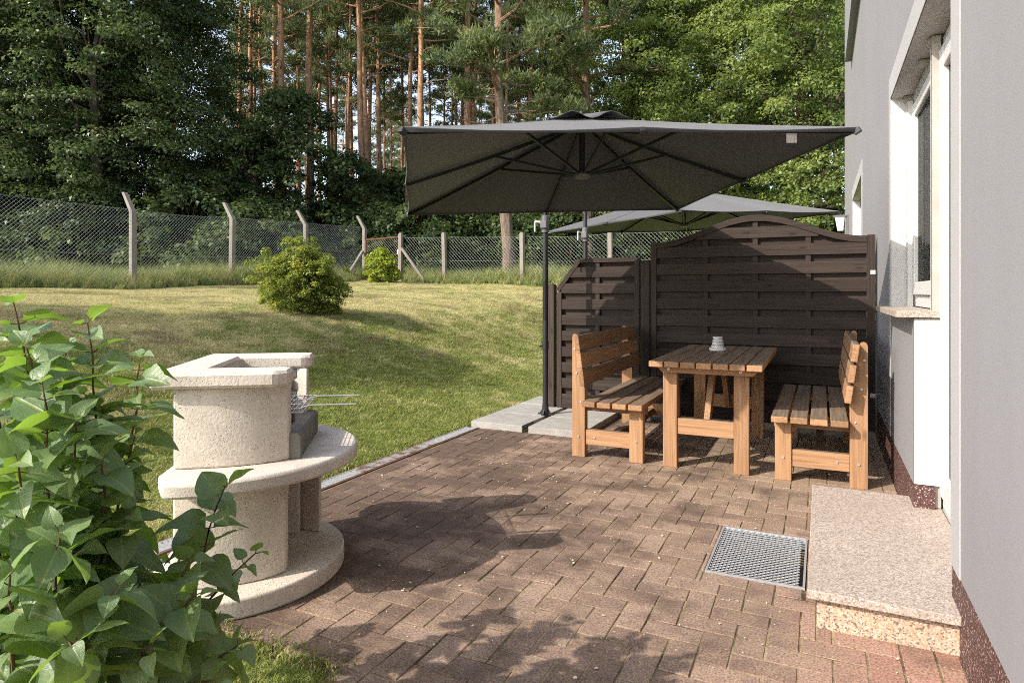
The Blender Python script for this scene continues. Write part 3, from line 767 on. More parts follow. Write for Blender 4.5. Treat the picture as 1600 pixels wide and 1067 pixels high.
z = 0.125; k = 0
while z < 1.86:
    front = k % 2 == 0
    b = clip_slat(-(W2 - .06), W2 - .06, z - 0.012, z + 0.088, lambda x: arch(x) - 0.027, -0.0215 if front else 0.0215)
    if b: b.build('slat', M['dwood_x'], sp, 0.0015, seg=1)
    z += 0.0795; k += 1
for z0_, m_ in ((1.37, 'galv'), (0.35, 'galv')):
    bkt = MB(); bkt.box(0.897, 0.9335, -0.036, -0.0325, z0_, z0_ + .035); bkt.box(0.9355, 0.9385, -0.036, 0.02, z0_, z0_ + .035)
    bkt.build('wall_bracket', M[m_], sp)

sg = thing('wooden_screen', 'low dark brown woven slat screen with one slanted top corner', 'screen', (-1.995, YS, 0.055))
L_, R_ = -0.425, 0.425
def slant(x): return min(1.49, 1.17 + (x - L_) * 1.36)
MB().box(L_, L_ + .05, -0.031, 0.031, 0.0, slant(L_) ).build('side_frame', M['dwood_z'], sg, 0.003)
MB().box(R_ - .05, R_, -0.031, 0.031, 0.0, 1.50).build('side_frame', M['dwood_z'], sg, 0.003)
xk = L_ + (1.49 - 1.17) / 1.36
MB().bar((L_ + .004, 0, slant(L_) + .012), (xk + .008, 0, 1.492), 0.060, 0.045).build('slant_rail', M['dwood_x'], sg, 0.003)
MB().box(xk + .01, R_ - .051, -0.030, 0.030, 1.46, 1.505).build('top_rail', M['dwood_x'], sg, 0.003)
MB().box(L_ + .051, R_ - .051, -0.030, 0.030, 0.0, 0.05).build('bottom_rail', M['dwood_x'], sg, 0.003)
MB().box(-.022, .022, -.0165, .0165, .05, 1.46).build('batten', M['dwood_z'], sg, 0.002)
z = 0.055; k = 0
while z < 1.44:
    b = clip_slat(L_ + .048, R_ - .048, z - 0.012, z + 0.088, lambda x: slant(x) - 0.03, -0.0215 if k % 2 == 0 else 0.0215)
    if b: b.build('slat', M['dwood_x'], sg, 0.0015, seg=1)
    z += 0.0795; k += 1
def rpost(x, h, lab):
    t = thing('fence_post', lab, 'post', (x, YS, 0.0), 0, 'dark wooden screen posts')
    w_ = 0.042
    poly = [(-w_, 0.05), (w_, 0.05), (w_, h - .03)] + [(w_ * math.cos(a_), h - .03 + .03 * math.sin(a_)) for a_ in np.linspace(0.2, math.pi - 0.2, 8)] + [(-w_, h - .03)]
    MB().prism(poly, 1, -0.042, 0.042).build('shaft', M['dwood_z'], t, 0.003)
    MB().box(-.05, .05, -.05, .05, 0.0, 0.05).build('post_shoe', M['galv'], t)
rpost(-2.49, 1.31, 'dark wooden post with rounded top at the lawn end of the low screen')
rpost(-1.512, 1.53, 'dark wooden post with rounded top between the two woven screens')

# ------------------------------------------------------------------ table and benches
W = {a: M['wood_' + a] for a in 'xyz'}
tb = thing('garden_table', 'wooden garden table with seven slats and a white pot on it', 'table', (-0.702, 5.17, 0))
tw, y0, y1 = 0.365, 4.40 - 5.17, 5.93 - 5.17
sw = (2 * tw - 6 * 0.010) / 7
for i in range(7):
    x0 = -tw + i * (sw + 0.010)
    MB().box(x0, x0 + sw, y0 + rng.uniform(-.003, .003), y1 + rng.uniform(-.003, .003), 0.712, 0.752).build('slat', W['y'], tb, 0.005)
for ya in (4.51 - 5.17, 5.74 - 5.17):
    poly = [(-tw + .07, .665), (tw - .07, .665), (tw - .02, .711), (-tw + .02, .711)]
    MB().prism(poly, 1, ya, ya + 0.045).build('cross_beam', W['x'], tb, 0.003)
    for x0 in (-0.302, 0.172):
        xx = x0 - 0.0
        MB().box(xx, xx + 0.098, ya + .0455, ya + .0455 + .062, 0.0, 0.711).build('leg', W['z'], tb, 0.005)
    MB().box(-0.2035, 0.1715, ya + .056, ya + .098, 0.235, 0.345).build('stretcher', W['x'], tb, 0.003)
    sgn = 1 if ya < 0 else -1
    ym = ya + .077
    MB().bar((-0.016, ym + sgn * .045, 0.27), (-0.016, ym + sgn * 0.38, 0.70), 0.085, 0.04, (1, 0, 0)).build('strut', W['z'], tb, 0.003)
MB().box(-0.06, 0.03, -0.16, 0.13, 0.672, 0.711).build('centre_block', W['y'], tb, 0.003)
for x in (-.253, .221):
    c_ = [(x + 0.010 * math.cos(a_), 0.690 + 0.010 * math.sin(a_)) for a_ in np.linspace(0, 2 * math.pi, 11)[:-1]]
    MB().prism(c_, 1, 4.505 - 5.17, 4.5105 - 5.17).build('bolt', M['galv'], tb)

bench = thing('garden_bench', 'left wooden garden bench facing the house wall, back towards the lawn', 'bench', (-1.41, 5.25, 0), 0, 'benches at the garden table')
B0, B1 = -0.80, 0.80
for ya in (-0.70, 0.632):
    prof = [(-0.270, 0), (-0.170, 0), (-0.170, 0.50), (-0.222, 0.885), (-0.232, 0.905), (-0.250, 0.912), (-0.264, 0.905), (-0.270, 0.885)]
    MB().prism(prof, 1, ya, ya + 0.068).build('back_post', W['z'], bench, 0.004)
    MB().box(0.165, 0.265, ya, ya + 0.068, 0.0, 0.388).build('leg', W['z'], bench, 0.005)
    MB().box(-0.1695, 0.1645, ya + .012, ya + .056, 0.095, 0.205).build('stretcher', W['x'], bench, 0.003)
    MB().box(-0.1695, 0.275, ya - 0.001 + .0695 if ya < 0 else ya - .0455, ya + .1135 if ya < 0 else ya - .0015, 0.335, 0.388).build('seat_bearer', W['x'], bench, 0.003)
MB().box(-0.03, 0.03, -0.6435, 0.6435, 0.105, 0.165).build('long_stretcher', W['y'], bench, 0.003)
xs0 = -0.160
for i in range(4):
    x0 = xs0 + i * 0.1145
    MB().box(x0, x0 + 0.099, B0 + rng.uniform(-.003, .003), B1 + rng.uniform(-.003, .003), 0.390, 0.430).build('slat', W['y'], bench, 0.005)
ang = math.atan2(0.052, 0.385)
for i, zc in enumerate((0.595, 0.722, 0.850)):
    xc = -0.170 - (zc - 0.50) * 0.052 / 0.385 + 0.0205
    mt = Matrix.Translation((xc, 0, zc)) @ Matrix.Rotation(-ang, 4, 'Y')
    MB().box(-0.0185, 0.0185, B0, B1, -0.055, 0.055, mt).build('back_slat', W['y'], bench, 0.005)
for x, z in ((-0.235, 0.62), (-0.20, 0.41), (-0.25, 0.80), (-0.10, 0.15), (0.215, 0.15), (-0.22, 0.15)):
    for ya, yb in ((-0.706, -0.6995), (0.6995, 0.706)):
        if x == -0.10: ya, yb = (-0.694, -0.6875) if ya < 0 else (0.6875, 0.694)
        MB().prism([(x + 0.007 * math.cos(a_), z + 0.007 * math.sin(a_)) for a_ in np.linspace(0, 2 * math.pi, 9)[:-1]], 1, ya, yb).build('bolt', M['galv'], bench)
b2 = bench.copy(); C.objects.link(b2)
b2.location = (-0.008, 5.25, 0); b2.rotation_euler = (0, 0, math.pi)
b2['label'] = 'right wooden garden bench standing against the grey house wall'
for ch_ in list(bench.children):
    c_ = ch_.copy(); C.objects.link(c_); c_.parent = b2

pot = thing('table_pot', 'small white pot with grey stripes standing on the wooden table', 'pot', (-0.75, 5.40, 0.7525))
MB().lathe([(0.060, 0), (0.066, 0.006), (0.066, 0.022), (0.052, 0.026)], 28).build('saucer', M['white'], pot, smooth=True)
zz, rr = 0.0265, 0.050
for i in range(4):
    MB().lathe([(rr, zz), (rr, zz + .0145), (rr - .002, zz + .0165)], 28).build('white_ring', M['white'], pot, smooth=True)
    if i < 3: MB().lathe([(rr - .0035, zz + .017), (rr - .004, zz + .0225)], 28).build('grey_stripe', M['greyglaze'], pot, smooth=True)
    zz += .023; rr -= .0042

# ------------------------------------------------------------------ cantilever umbrellas
def umbrella(label, cx, cy, cz, yaw, ta, tb_, side, pole, z0, rise, hubz, handle_dir):
    px_, py_ = pole
    t = thing('parasol', label, 'parasol', (px_, py_, z0), 0, 'anthracite cantilever parasols')
    H = side / 2; c_, s_ = math.cos(yaw), math.sin(yaw)
    def P(x, y, dz=0.0):
        return Vector((cx + c_ * x - s_ * y - px_, cy + s_ * x + c_ * y - py_, cz + ta * x + tb_ * y + dz - z0))
    peak = P(0, 0, rise)
    corner = [(-1, -1), (0, -1), (1, -1), (1, 0), (1, 1), (0, 1), (-1, 1), (-1, 0)]
    n1, n2 = 6, 9
    per = []
    for k in range(8):
        a, b = corner[k], corner[(k + 1) % 8]
        for i in range(n1):
            w_ = i / n1
            e = 1 - 0.012 * math.sin(math.pi * w_)
            per.append(((a[0] + (b[0] - a[0]) * w_) * H * e, (a[1] + (b[1] - a[1]) * w_) * H * e, w_))
    vs = [tuple(peak)]; fs = []
    np_ = len(per)
    for j in range(1, n2 + 1):
        f = j / n2
        for x, y, w_ in per:
            p = peak.lerp(P(x, y), f); p.z -= 0.022 * math.sin(math.pi * w_) * f * (1.0 - 0.35 * f) + 0.012 * math.sin(math.pi * f)
            vs.append(tuple(p))
    for x, y, w_ in per:
        p = P(x * .999, y * .999); vs.append((p.x, p.y, p.z - 0.026))
    for k in range(np_): fs.append((0, 1 + k, 1 + (k + 1) % np_))
    for j in range(n2):
        for k in range(np_):
            a = 1 + j * np_
            fs.append((a + k, a + np_ + k, a + np_ + (k + 1) % np_, a + (k + 1) % np_))
    can = MB().add(vs, fs).build('canopy', M['cloth'], t, smooth=True)
    so = can.modifiers.new('cloth', 'SOLIDIFY'); so.thickness = 0.004
    # raised vent cap with arched flaps
    vv = [(peak.x, peak.y, peak.z + 0.022)]; vf = []
    for j in range(1, 4):
        for x, y, w_ in per:
            p = peak.lerp(P(x, y), 0.22 * j / 3)
            vv.append((p.x, p.y, p.z + 0.020 - 0.012 * j / 3 + 0.050 * math.sin(math.pi * w_) ** 2 * j / 3))
    for k in range(np_): vf.append((0, 1 + k, 1 + (k + 1) % np_))
    for j in range(2):
        for k in range(np_):
            a = 1 + j * np_; vf.append((a + k, a + np_ + k, a + np_ + (k + 1) % np_, a + (k + 1) % np_))
    vc = MB().add(vv, vf).build('vent_cap', M['cloth'], t, smooth=True)
    so = vc.modifiers.new('cloth', 'SOLIDIFY'); so.thickness = 0.004
    hub = Vector((peak.x, peak.y, hubz - z0))
    for k in range(8):
        x, y = corner[k]
        e = P(x * H * .985, y * H * .985); a = peak + Vector((0, 0, -.045)); b = e + Vector((0, 0, -.022))
        rb = MB()
        pts = []
        for i in range(5):
            f = i / 4; q = a.lerp(b, f); q.z -= 0.012 * math.sin(math.pi * f); pts.append(q)
        for i in range(4): rb.bar(pts[i], pts[i + 1], 0.016, 0.024)
        rb.build('rib', M['anth'], t)
        fm_ = 0.5 if k % 2 else 0.42
        m_ = a.lerp(b, fm_) + Vector((0, 0, -.022))
        MB().bar(hub + (m_ - hub) * 0.03, m_, 0.014, 0.018).build('strut', M['anth'], t)
        MB().bar(e + Vector((0, 0, -.03)), P(x * H * 1.004, y * H * 1.004, -.012), 0.03, 0.03).build('rib_cap', M['anth'], t, 0.004)
    MB().tube([hub + Vector((0, 0, -.005)), peak + Vector((0, 0, 0.04))], 0.021, 14).build('mast', M['anth'], t, smooth=True)
    MB().lathe([(0.030, -0.022), (0.052, -0.014), (0.058, 0.004), (0.05, 0.022), (0.030, 0.034)], 20, tuple(hub)).build('hub', M['greyplastic'], t, smooth=True)
    top = 2.46 - z0 + (cz - 2.03)
    MB().tube([(0, 0, 0.0), (0, 0, 1.86 - z0)], 0.0265, 18).build('pole', M['anth'], t, smooth=True)
    MB().tube([(0, 0, 1.86 - z0), (0, 0, top)], 0.021, 16).build('upper_pole', M['anth'], t, smooth=True)
    dirn = Vector((peak.x, peak.y, 0)).normalized()
    arm = MB(); a0 = Vector((-dirn.x * .06, -dirn.y * .06, top - .02)); a1 = Vector((peak.x, peak.y, peak.z + 0.015))
    pts = [a0.lerp(a1, i / 6) + Vector((0, 0, 0.02 * math.sin(math.pi * i / 6))) for i in range(7)]
    for i in range(6): arm.bar(pts[i], pts[i + 1], 0.032, 0.05)
    arm.build('arm', M['anth'], t)
    jb = MB(); jb.tube([(0, 0, 1.79 - z0), (0, 0, 1.95 - z0)], 0.036, 16); jb.box(-.032, .032, -.055, .02, 1.83 - z0, 1.90 - z0)
    jb.build('joint_clamp', M['greyplastic'], t, 0.004, True)
    hx, hy_ = handle_dir
    cr = MB(); cr.bar((0, 0, 1.885 - z0), (hx * .10, hy_ * .10, 1.90 - z0), .018, .018); cr.bar((hx * .10, hy_ * .10, 1.90 - z0), (hx * .10, hy_ * .10, 1.80 - z0), .014, .016)
    cr.build('crank_handle', M['galv'], t, 0.003)
    cl = MB().tube([(0, 0, 0.62), (0, 0, 0.70)], 0.031, 16); cl.bar((0, 0, .66), (-.05, -.03, .65), .016, .016)
    cl.build('collar', M['anth'], t, smooth=True)
    ft = MB(); ft.tube([(0, 0, 0.0), (0, 0, 0.10)], [0.034, 0.030], 16); ft.box(-.075, .075, -.012, .012, 0, .012); ft.box(-.012, .012, -.075, .075, 0, .012)
    for q in range(4):
        a_ = q * math.pi / 2; d_ = Vector((math.cos(a_), math.sin(a_), 0)); n_ = Vector((-d_.y, d_.x, 0)) * .004
        ft.add([d_ * .03 + n_, d_ * .072 + n_, Vector((d_.x * .03, d_.y * .03, .055)) + n_, d_ * .03 - n_, d_ * .072 - n_, Vector((d_.x * .03, d_.y * .03, .055)) - n_], [(0, 1, 2), (3, 5, 4), (0, 3, 4, 1), (1, 4, 5, 2), (2, 5, 3, 0)])
    ft.build('foot', M['anth'], t)
    cb = MB(); zz_ = -z0 + .012
    cb.box(-.02, .02, -.55, .55, zz_, zz_ + .04)
    cb.build('cross_base', M['anth'], t)
    return t, P, H
U1, P1, H1 = umbrella('near dark grey square parasol spreading over table and benches', -1.545, 4.39, 2.029, 0.595, 0.038, -0.048, 2.5, (-2.375, 5.70), 0.056, 0.445, 2.055, (-1, -.2))
a = P1(-H1 + 0.83 * 2 * H1, -H1 * .985, -.03); b = P1(-H1 + 0.855 * 2 * H1, -H1 * .985, -.03)
lbv = [a, b, b + Vector((0, 0.012, -.05)), a + Vector((0, 0.012, -.05))]
lb = MB().add([tuple(p) for p in lbv] + [(p.x, p.y + .001, p.z) for p in lbv], [(0, 1, 2, 3), (7, 6, 5, 4), (0, 4, 5, 1), (1, 5, 6, 2), (2, 6, 7, 3), (3, 7, 4, 0)]).build('care_label', M['slab'], U1)
umbrella('farther dark grey square parasol beyond the dark wooden screens', -1.547, 8.228, 2.102, -0.621, 0.004, 0.055, 2.5, (-2.40, 6.93), 0.03, 0.42, 2.06, (-.6, -.8))

# ------------------------------------------------------------------ garden fireplace
GA = YAW + R(9.5)
gl = thing('garden_grill', 'cream cast stone barbecue fireplace with round table shelf on the pavers', 'barbecue', (-2.322, 2.060, 0.0), GA)
def dpoly(xb, r, cx=-0.06, n=40):
    a0 = math.acos(max(-1, min(1, (xb - cx) / r)))
    return [(cx + r * math.cos(a_), r * math.sin(a_)) for a_ in np.linspace(-a0, a0, n)]
MB().prism(dpoly(-0.30, 0.507), 2, 0.0, 0.078).build('base_plate', M['cream'], gl, 0.010, True, 3)
tpl = dpoly(-0.10, 0.566); (xa_, ya_), (xb_, yb_) = tpl[0], tpl[-1]
tpl = [(-0.185, ya_ + .13), (-0.135, ya_ + .012)] + tpl + [(-0.135, yb_ - .012), (-0.185, yb_ - .13)]
MB().prism(tpl, 2, 0.482, 0.540).build('table_plate', M['smoothcream'], gl, 0.012, True, 2)
def wall_poly(sgn, pts, t):
    out = [(x, sgn * y) for x, y in pts]; inn = [(x - (0.0 if i < len(pts) - 1 else 0.0), sgn * (y - t)) for i, (x, y) in enumerate(pts)]
    return out + inn[::-1]
up_pts = [(-0.158, 0.362), (-0.10, 0.368), (0.0, 0.366), (0.08, 0.354), (0.15, 0.334), (0.21, 0.308), (0.255, 0.280)]
lo_pts = [(-0.158, 0.365), (-0.07, 0.375), (0.02, 0.370), (0.10, 0.352), (0.155, 0.330), (0.205, 0.298), (0.240, 0.264)]
for sgn in (-1, 1):
    MB().prism(wall_poly(sgn, up_pts, 0.062), 2, 0.5405, 0.852).build('side_wall', M['cream'], gl, 0.008, True, 2)
    MB().prism(wall_poly(sgn, lo_pts if sgn < 0 else lo_pts + [(0.322, 0.225)], 0.062), 2, 0.0785, 0.4815).build('lower_wall', M['cream'], gl, 0.008, True, 2)
MB().box(-0.158, -0.098, -0.298, 0.298, 0.5405, 0.852).build('back_wall', M['cream'], gl, 0.004)
MB().box(-0.158, -0.098, -0.300, 0.300, 0.0785, 0.4815).build('lower_back_wall', M['cream'], gl, 0.004)
# arched front of the wood store
ar = [(-0.198, 0.0785), (-0.165, 0.0785)] + [(-0.165 * math.cos(a_), 0.26 + 0.165 * 1.0 * math.sin(a_)) for a_ in np.linspace(0, math.pi, 17)] + [(0.165, 0.0785), (0.198, 0.0785), (0.198, 0.4815), (-0.198, 0.4815)]
av = MB().prism(ar, 0, 0.172, 0.228)
av.build('store_arch', M['cream'], gl, 0.005, True)
# top ring open to the front
tp = [(-0.232, -0.405), (0.225, -0.405), (0.272, -0.365), (0.272, -0.262), (0.235, -0.235), (-0.055, -0.235), (-0.055, 0.235), (0.235, 0.235), (0.272, 0.262), (0.272, 0.365), (0.225, 0.405), (-0.232, 0.405)]
MB().prism(tp, 2, 0.8525, 0.915).build('top_plate', M['cream'], gl, 0.012, False, 1)
# firebrick lining: tray, raised front lip and stepped rack supports
fb = MB(); fb.box(-0.095, 0.27, -0.215, 0.215, 0.541, 0.595)
fb.build('fire_tray', M['firebrick'], gl, 0.006)
for y0, y1 in ((-0.272, -0.003), (0.003, 0.272)):
    MB().prism([(0.215, 0.541), (0.300, 0.541), (0.300, 0.632), (0.288, 0.645), (0.236, 0.645), (0.215, 0.6)], 1, y0, y1).build('front_lip', M['firebrick'], gl, 0.004)
for sgn in (-1, 1):
    for q, (z0, z1, dx) in enumerate(((0.595, 0.69, 0.0), (0.695, 0.755, 0.02), (0.76, 0.80, 0.0), (0.805, 0.850, 0.02))):
        yo = sorted((sgn * 0.294, sgn * (0.235 + (0.012 if q % 2 else 0))))
        MB().box(-0.095, 0.185 + dx, yo[0], yo[1], z0, z1).build('firebrick', M['firebrick'], gl, 0.005)
rk = thing('grill_rack', 'chrome wire grill rack with two long handles inside the stone barbecue', 'grill rack', gl.matrix_basis @ Vector((0.12, 0, 0.7225)), GA)
rk.location = Vector((-2.322 + 0.12 * math.cos(GA), 2.060 + 0.12 * math.sin(GA), 0.7225))
gd = MB()
gd.tube([(-0.2, -0.222, 0), (0.18, -0.222, 0), (0.18, 0.222, 0), (-0.2, 0.222, 0), (-0.2, -0.222, 0)], 0.0032, 6)
for i in range(19): gd.tube([(-0.2 + 0.02 * i, -0.222, 0.002), (-0.2 + 0.02 * i, 0.222, 0.002)], 0.0016, 5)
for y in (-0.12, 0.0, 0.12): gd.tube([(-0.2, y, -.003), (0.18, y, -.003)], 0.0022, 5)
gd.build('wire_grid', M['galv'], rk)
for y in (-0.125, 0.125):
    hh = MB(); hh.bar((0.16, y, 0.003), (0.20, y, 0.012), .012, .003); hh.bar((0.20, y, 0.012), (0.39, y, 0.012), .018, .004)
    hh.build('handle', M['galv'], rk, 0.001)

# ------------------------------------------------------------------ wire fences
def dist_pts(a, b, n): return [(a[0] + (b[0] - a[0]) * i / n, a[1] + (b[1] - a[1]) * i / n) for i in range(n + 1)]
def wire_net(pts, H, pitch, rad, seed, base=0.03):
    """diamond netting along a polyline of posts, following the ground"""
    cum = [0.0]
    for p, q in zip(pts[:-1], pts[1:]): cum.append(cum[-1] + math.hypot(q[0] - p[0], q[1] - p[1]))
    L = cum[-1]; zz = [gz(*p) for p in pts]
    rr = random.Random(seed); ph = rr.uniform(0, 6)
    def at(s_, t_):
        s_ = min(max(s_, 0), L)
        k = max(i for i in range(len(cum)) if cum[i] <= s_ + 1e-9); k = min(k, len(pts) - 2)
        f = (s_ - cum[k]) / (cum[k + 1] - cum[k])
        sag = -0.05 * math.sin(math.pi * f) * (t_ / H) * (0.6 + 0.5 * math.sin(k * 2.1 + ph))
        out = 0.03 * math.sin(s_ * 1.1 + ph) * math.sin(math.pi * t_ / H)
        x = pts[k][0] + (pts[k + 1][0] - pts[k][0]) * f; y = pts[k][1] + (pts[k + 1][1] - pts[k][1]) * f
        dx, dy = (pts[k + 1][0] - pts[k][0]), (pts[k + 1][1] - pts[k][1]); q = math.hypot(dx, dy)
        return Vector((x - dy / q * out, y + dx / q * out, zz[k] + (zz[k + 1] - zz[k]) * f + base + t_ + sag))
    b = MB()
    n = int((L + H) / pitch) + 1
    for i in range(n):
        for sg_ in (1, -1):
            s0 = i * pitch - H if sg_ == 1 else i * pitch
            line = []
            for m_ in range(7):
                t_ = H * m_ / 6; s_ = s0 + sg_ * t_
                line.append((s_, t_))
            seg = [(s_, t_) for s_, t_ in line if -1e-6 <= s_ <= L + 1e-6]
            if len(seg) >= 2: b.tube([at(*q) for q in seg], rad, 3, False)
    return b, at, L
def post_bent(h=1.80, lean=0.31, top=0.47, w_=0.058):
    b = MB()
    sec = [(0, -0.25, w_ * 1.12), (0, h, w_), (-lean, h + top, w_ * .82)]
    rings = []
    for dx, z, r_ in sec: rings.append([(dx - r_, -r_, z), (dx + r_, -r_, z), (dx + r_, r_, z), (dx - r_, r_, z)])
    vs = [p for rg in rings for p in rg]
    fs = [(0, 3, 2, 1), (8, 9, 10, 11)] + [(4 * i + k, 4 * i + (k + 1) % 4, 4 * i + 4 + (k + 1) % 4, 4 * i + 4 + k) for i in range(2) for k in range(4)]
    return b.add(vs, fs)
FX, FY = -14.48, 18.18
fa = thing('wire_fence', 'tall chain link fence on bent concrete posts along the left lawn edge', 'fence', (FX, 12.5, gz(FX, 12.5)))
lp_ = [(FX, y) for y in (1.3, 4.1, 6.9, 9.7, 12.5, 15.3, FY - .02)]
net, atf, L_ = wire_net(lp_, 1.84, 0.085, 0.0020, 3)
inv = Matrix.Translation(-fa.location)
def shift(b, o): b.v = [(p[0] - o.location.x, p[1] - o.location.y, p[2] - o.location.z) for p in b.v]; return b
tag(shift(net, fa).build('netting', M['wire'], fa), kind='stuff')
for t_ in (0.05, 0.75, 1.82):
    shift(MB().tube([atf(s_, t_) for s_ in np.linspace(0, L_, 60)], 0.0034, 4), fa).build('tension_wire', M['wire'], fa)
pb = None
for i, (x, y) in enumerate(lp_):
    if pb is None: pb = post_bent().build('post', M['post'], fa, 0.008); o = pb
    else: o = pb.copy(); C.objects.link(o); o.parent = fa
    o.location = Vector((x, y + 0.07, gz(x, y))) - fa.location
    o.rotation_euler = (rng.gauss(0, .008), rng.gauss(0, .010), rng.gauss(0, .05))
z_ = gz(FX, FY - 1.2)
shift(MB().bar((FX + .02, FY - 1.15, z_ - .1), (FX + .02, FY - .06, gz(FX, FY) + 1.0), 0.085, 0.085), fa).build('brace', M['post'], fa, 0.006)

fbk = thing('wire_fence', 'lower chain link fence on straight concrete posts across the back of the lawn', 'fence', (-8.3, FY, gz(-8.3, FY)))
bp = [(x, FY) for x in (-12.85, -11.1, -8.3, -5.5, -2.7)]
net, atb, L_ = wire_net(bp, 1.50, 0.115, 0.0027, 5)
tag(shift(net, fbk).build('netting', M['wire'], fbk), kind='stuff')
for t_ in (0.04, 0.72, 1.49):
    shift(MB().tube([atb(s_, t_) for s_ in np.linspace(0, L_, 40)], 0.0036, 4), fbk).build('tension_wire', M['wire'], fbk)
pb = None
for i, (x, y) in enumerate(bp):
    if pb is None:
        w_ = 0.062
        b = MB().box(-w_, w_, -w_, w_, -0.25, 1.60); b.prism([(-w_, 1.60), (w_, 1.60), (w_ * .5, 1.635), (-w_ * .5, 1.635)], 1, -w_ * .8, w_ * .8)
        pb = b.build('post', M['post'], fbk, 0.008); o = pb
    else: o = pb.copy(); C.objects.link(o); o.parent = fbk
    o.location = Vector((x, y - .08, gz(x, y) + (0.03 if i < 2 else 0))) - fbk.location
    o.rotation_euler = (rng.gauss(0, .01), rng.gauss(0, .010), rng.gauss(0, .04))
shift(MB().bar((-11.75, FY - .08, gz(-11.75, FY) - .08), (-12.80, FY - .08, gz(-12.8, FY) + 1.15), 0.085, 0.085), fbk).build('brace', M['post'], fbk, 0.006)

gt = thing('garden_gate', 'rusty framed wire mesh gate between two concrete posts behind the lime shrub', 'gate', (-13.66, FY, gz(-13.66, FY)))
gw, gh = 0.70, 1.45
gf = MB()
for p, q in (((-gw, 0, .1), (-gw, 0, gh)), ((gw, 0, .1), (gw, 0, gh + .06)), ((-gw, 0, gh), (gw, 0, gh + .06)), ((-gw, 0, .1), (gw, 0, .1))): gf.bar(p, q, .05, .05, (0, 1, 0))
gf.build('frame', M['rust'], gt)
gn = MB(); Hh = gh - .12
for i in range(int((2 * gw + Hh) / .1) + 1):
    for sg_ in (1, -1):
        s0 = -gw + i * .1 - (Hh if sg_ == 1 else 0)
        t0, t1 = 0, Hh
        if sg_ == 1: t0 = max(0, -gw - s0); t1 = min(Hh, gw - s0)
        else: t0 = max(0, s0 - gw); t1 = min(Hh, s0 + gw)
        if t1 - t0 > .02: gn.tube([(s0 + sg_ * t0, 0, .12 + t0), (s0 + sg_ * t1, 0, .12 + t1)], .0034, 3, False)
tag(gn.build('netting', M['rusty'], gt), kind='stuff')
MB().box(gw - .06, gw + .03, -.05, -.026, .92, 1.06).build('lock', M['galv'], gt, .004)

# ------------------------------------------------------------------ foliage generators (numpy)
def unit(v): return v / np.maximum(np.linalg.norm(v, axis=-1, keepdims=True), 1e-9)
def leaf_quads(P, N, size, g, aspect=0.6, fold=0.18):
    """one folded rhombus per leaf at points P with normals N"""
    n = len(P)
    t = unit(np.cross(N, unit(g.normal(size=(n, 3))))); b = np.cross(N, t)
    s_ = size * g.uniform(0.7, 1.3, (n, 1))
    base = P - t * s_ * .5; tip = P + t * s_ * .5 - N * s_ * .12
    l_ = P + b * s_ * aspect * .5 + N * s_ * fold; r_ = P - b * s_ * aspect * .5 + N * s_ * fold
    V = np.stack([base, r_, tip, l_], 1).reshape(-1, 3)
    F = np.arange(4 * n).reshape(n, 4)
    return V, F
def cluster_leaves(cen, rad, per, size, g, out=None, updir=0.7, aspect=0.6, tilt=0.25):
    """cen (k,3) clump centres, rad (k,3) clump radii"""
    k = len(cen)
    i = np.repeat(np.arange(k), per)
    d = unit(g.normal(size=(len(i), 3))) * g.uniform(0, 1, (len(i), 1)) ** 0.45
    off = d * rad[i]
    if out is not None:       # sprays hang down and outwards
        off[:, 2] -= tilt * np.einsum('ij,ij->i', off[:, :2], out[i, :2]) * 1.2
    P = cen[i] + off
    N = unit(np.array([0, 0, updir]) + 0.42 * g.normal(size=(len(i), 3)) + d * 0.95)
    V, F = leaf_quads(P, N, size, g, aspect)
    ct = g.uniform(0, 1, k)
    tint = np.clip(0.55 * ct[i] + 0.45 * g.uniform(0, 1, len(i)), 0, 1)
    return V, F, tint
def crown_points(n, H0, H1, prof, g, inner=0.35):
    """clump centres inside a lathe-like crown; prof(t) gives radius"""
    t = g.uniform(0, 1, n); r_ = np.array([prof(q) for q in t])
    an = g.uniform(0, 2 * np.pi, n); rad = r_ * (inner + (1 - inner) * np.sqrt(g.uniform(0, 1, n)))
    lump = 1 + 0.22 * np.sin(3 * an + 5 * t) + 0.13 * np.sin(7 * an - 9 * t)
    rad = rad * lump
    out = np.stack([np.cos(an), np.sin(an), np.zeros(n)], -1)
    return np.stack([np.cos(an) * rad, np.sin(an) * rad, H0 + (H1 - H0) * t], -1), out
def limb(b, p0, p1, r0, r1, rr, wob=0.12, n=5, sides=6):
    p0, p1 = Vector(p0), Vector(p1); L = (p1 - p0).length; pts = []
    for i in range(n + 1):
        f = i / n; q = p0.lerp(p1, f)
        if 0 < i < n: q += Vector((rr.gauss(0, wob), rr.gauss(0, wob), rr.gauss(0, wob))) * L * 0.25
        pts.append(q)
    b.tube(pts, [r0 + (r1 - r0) * i / n for i in range(n + 1)], sides)
    return pts
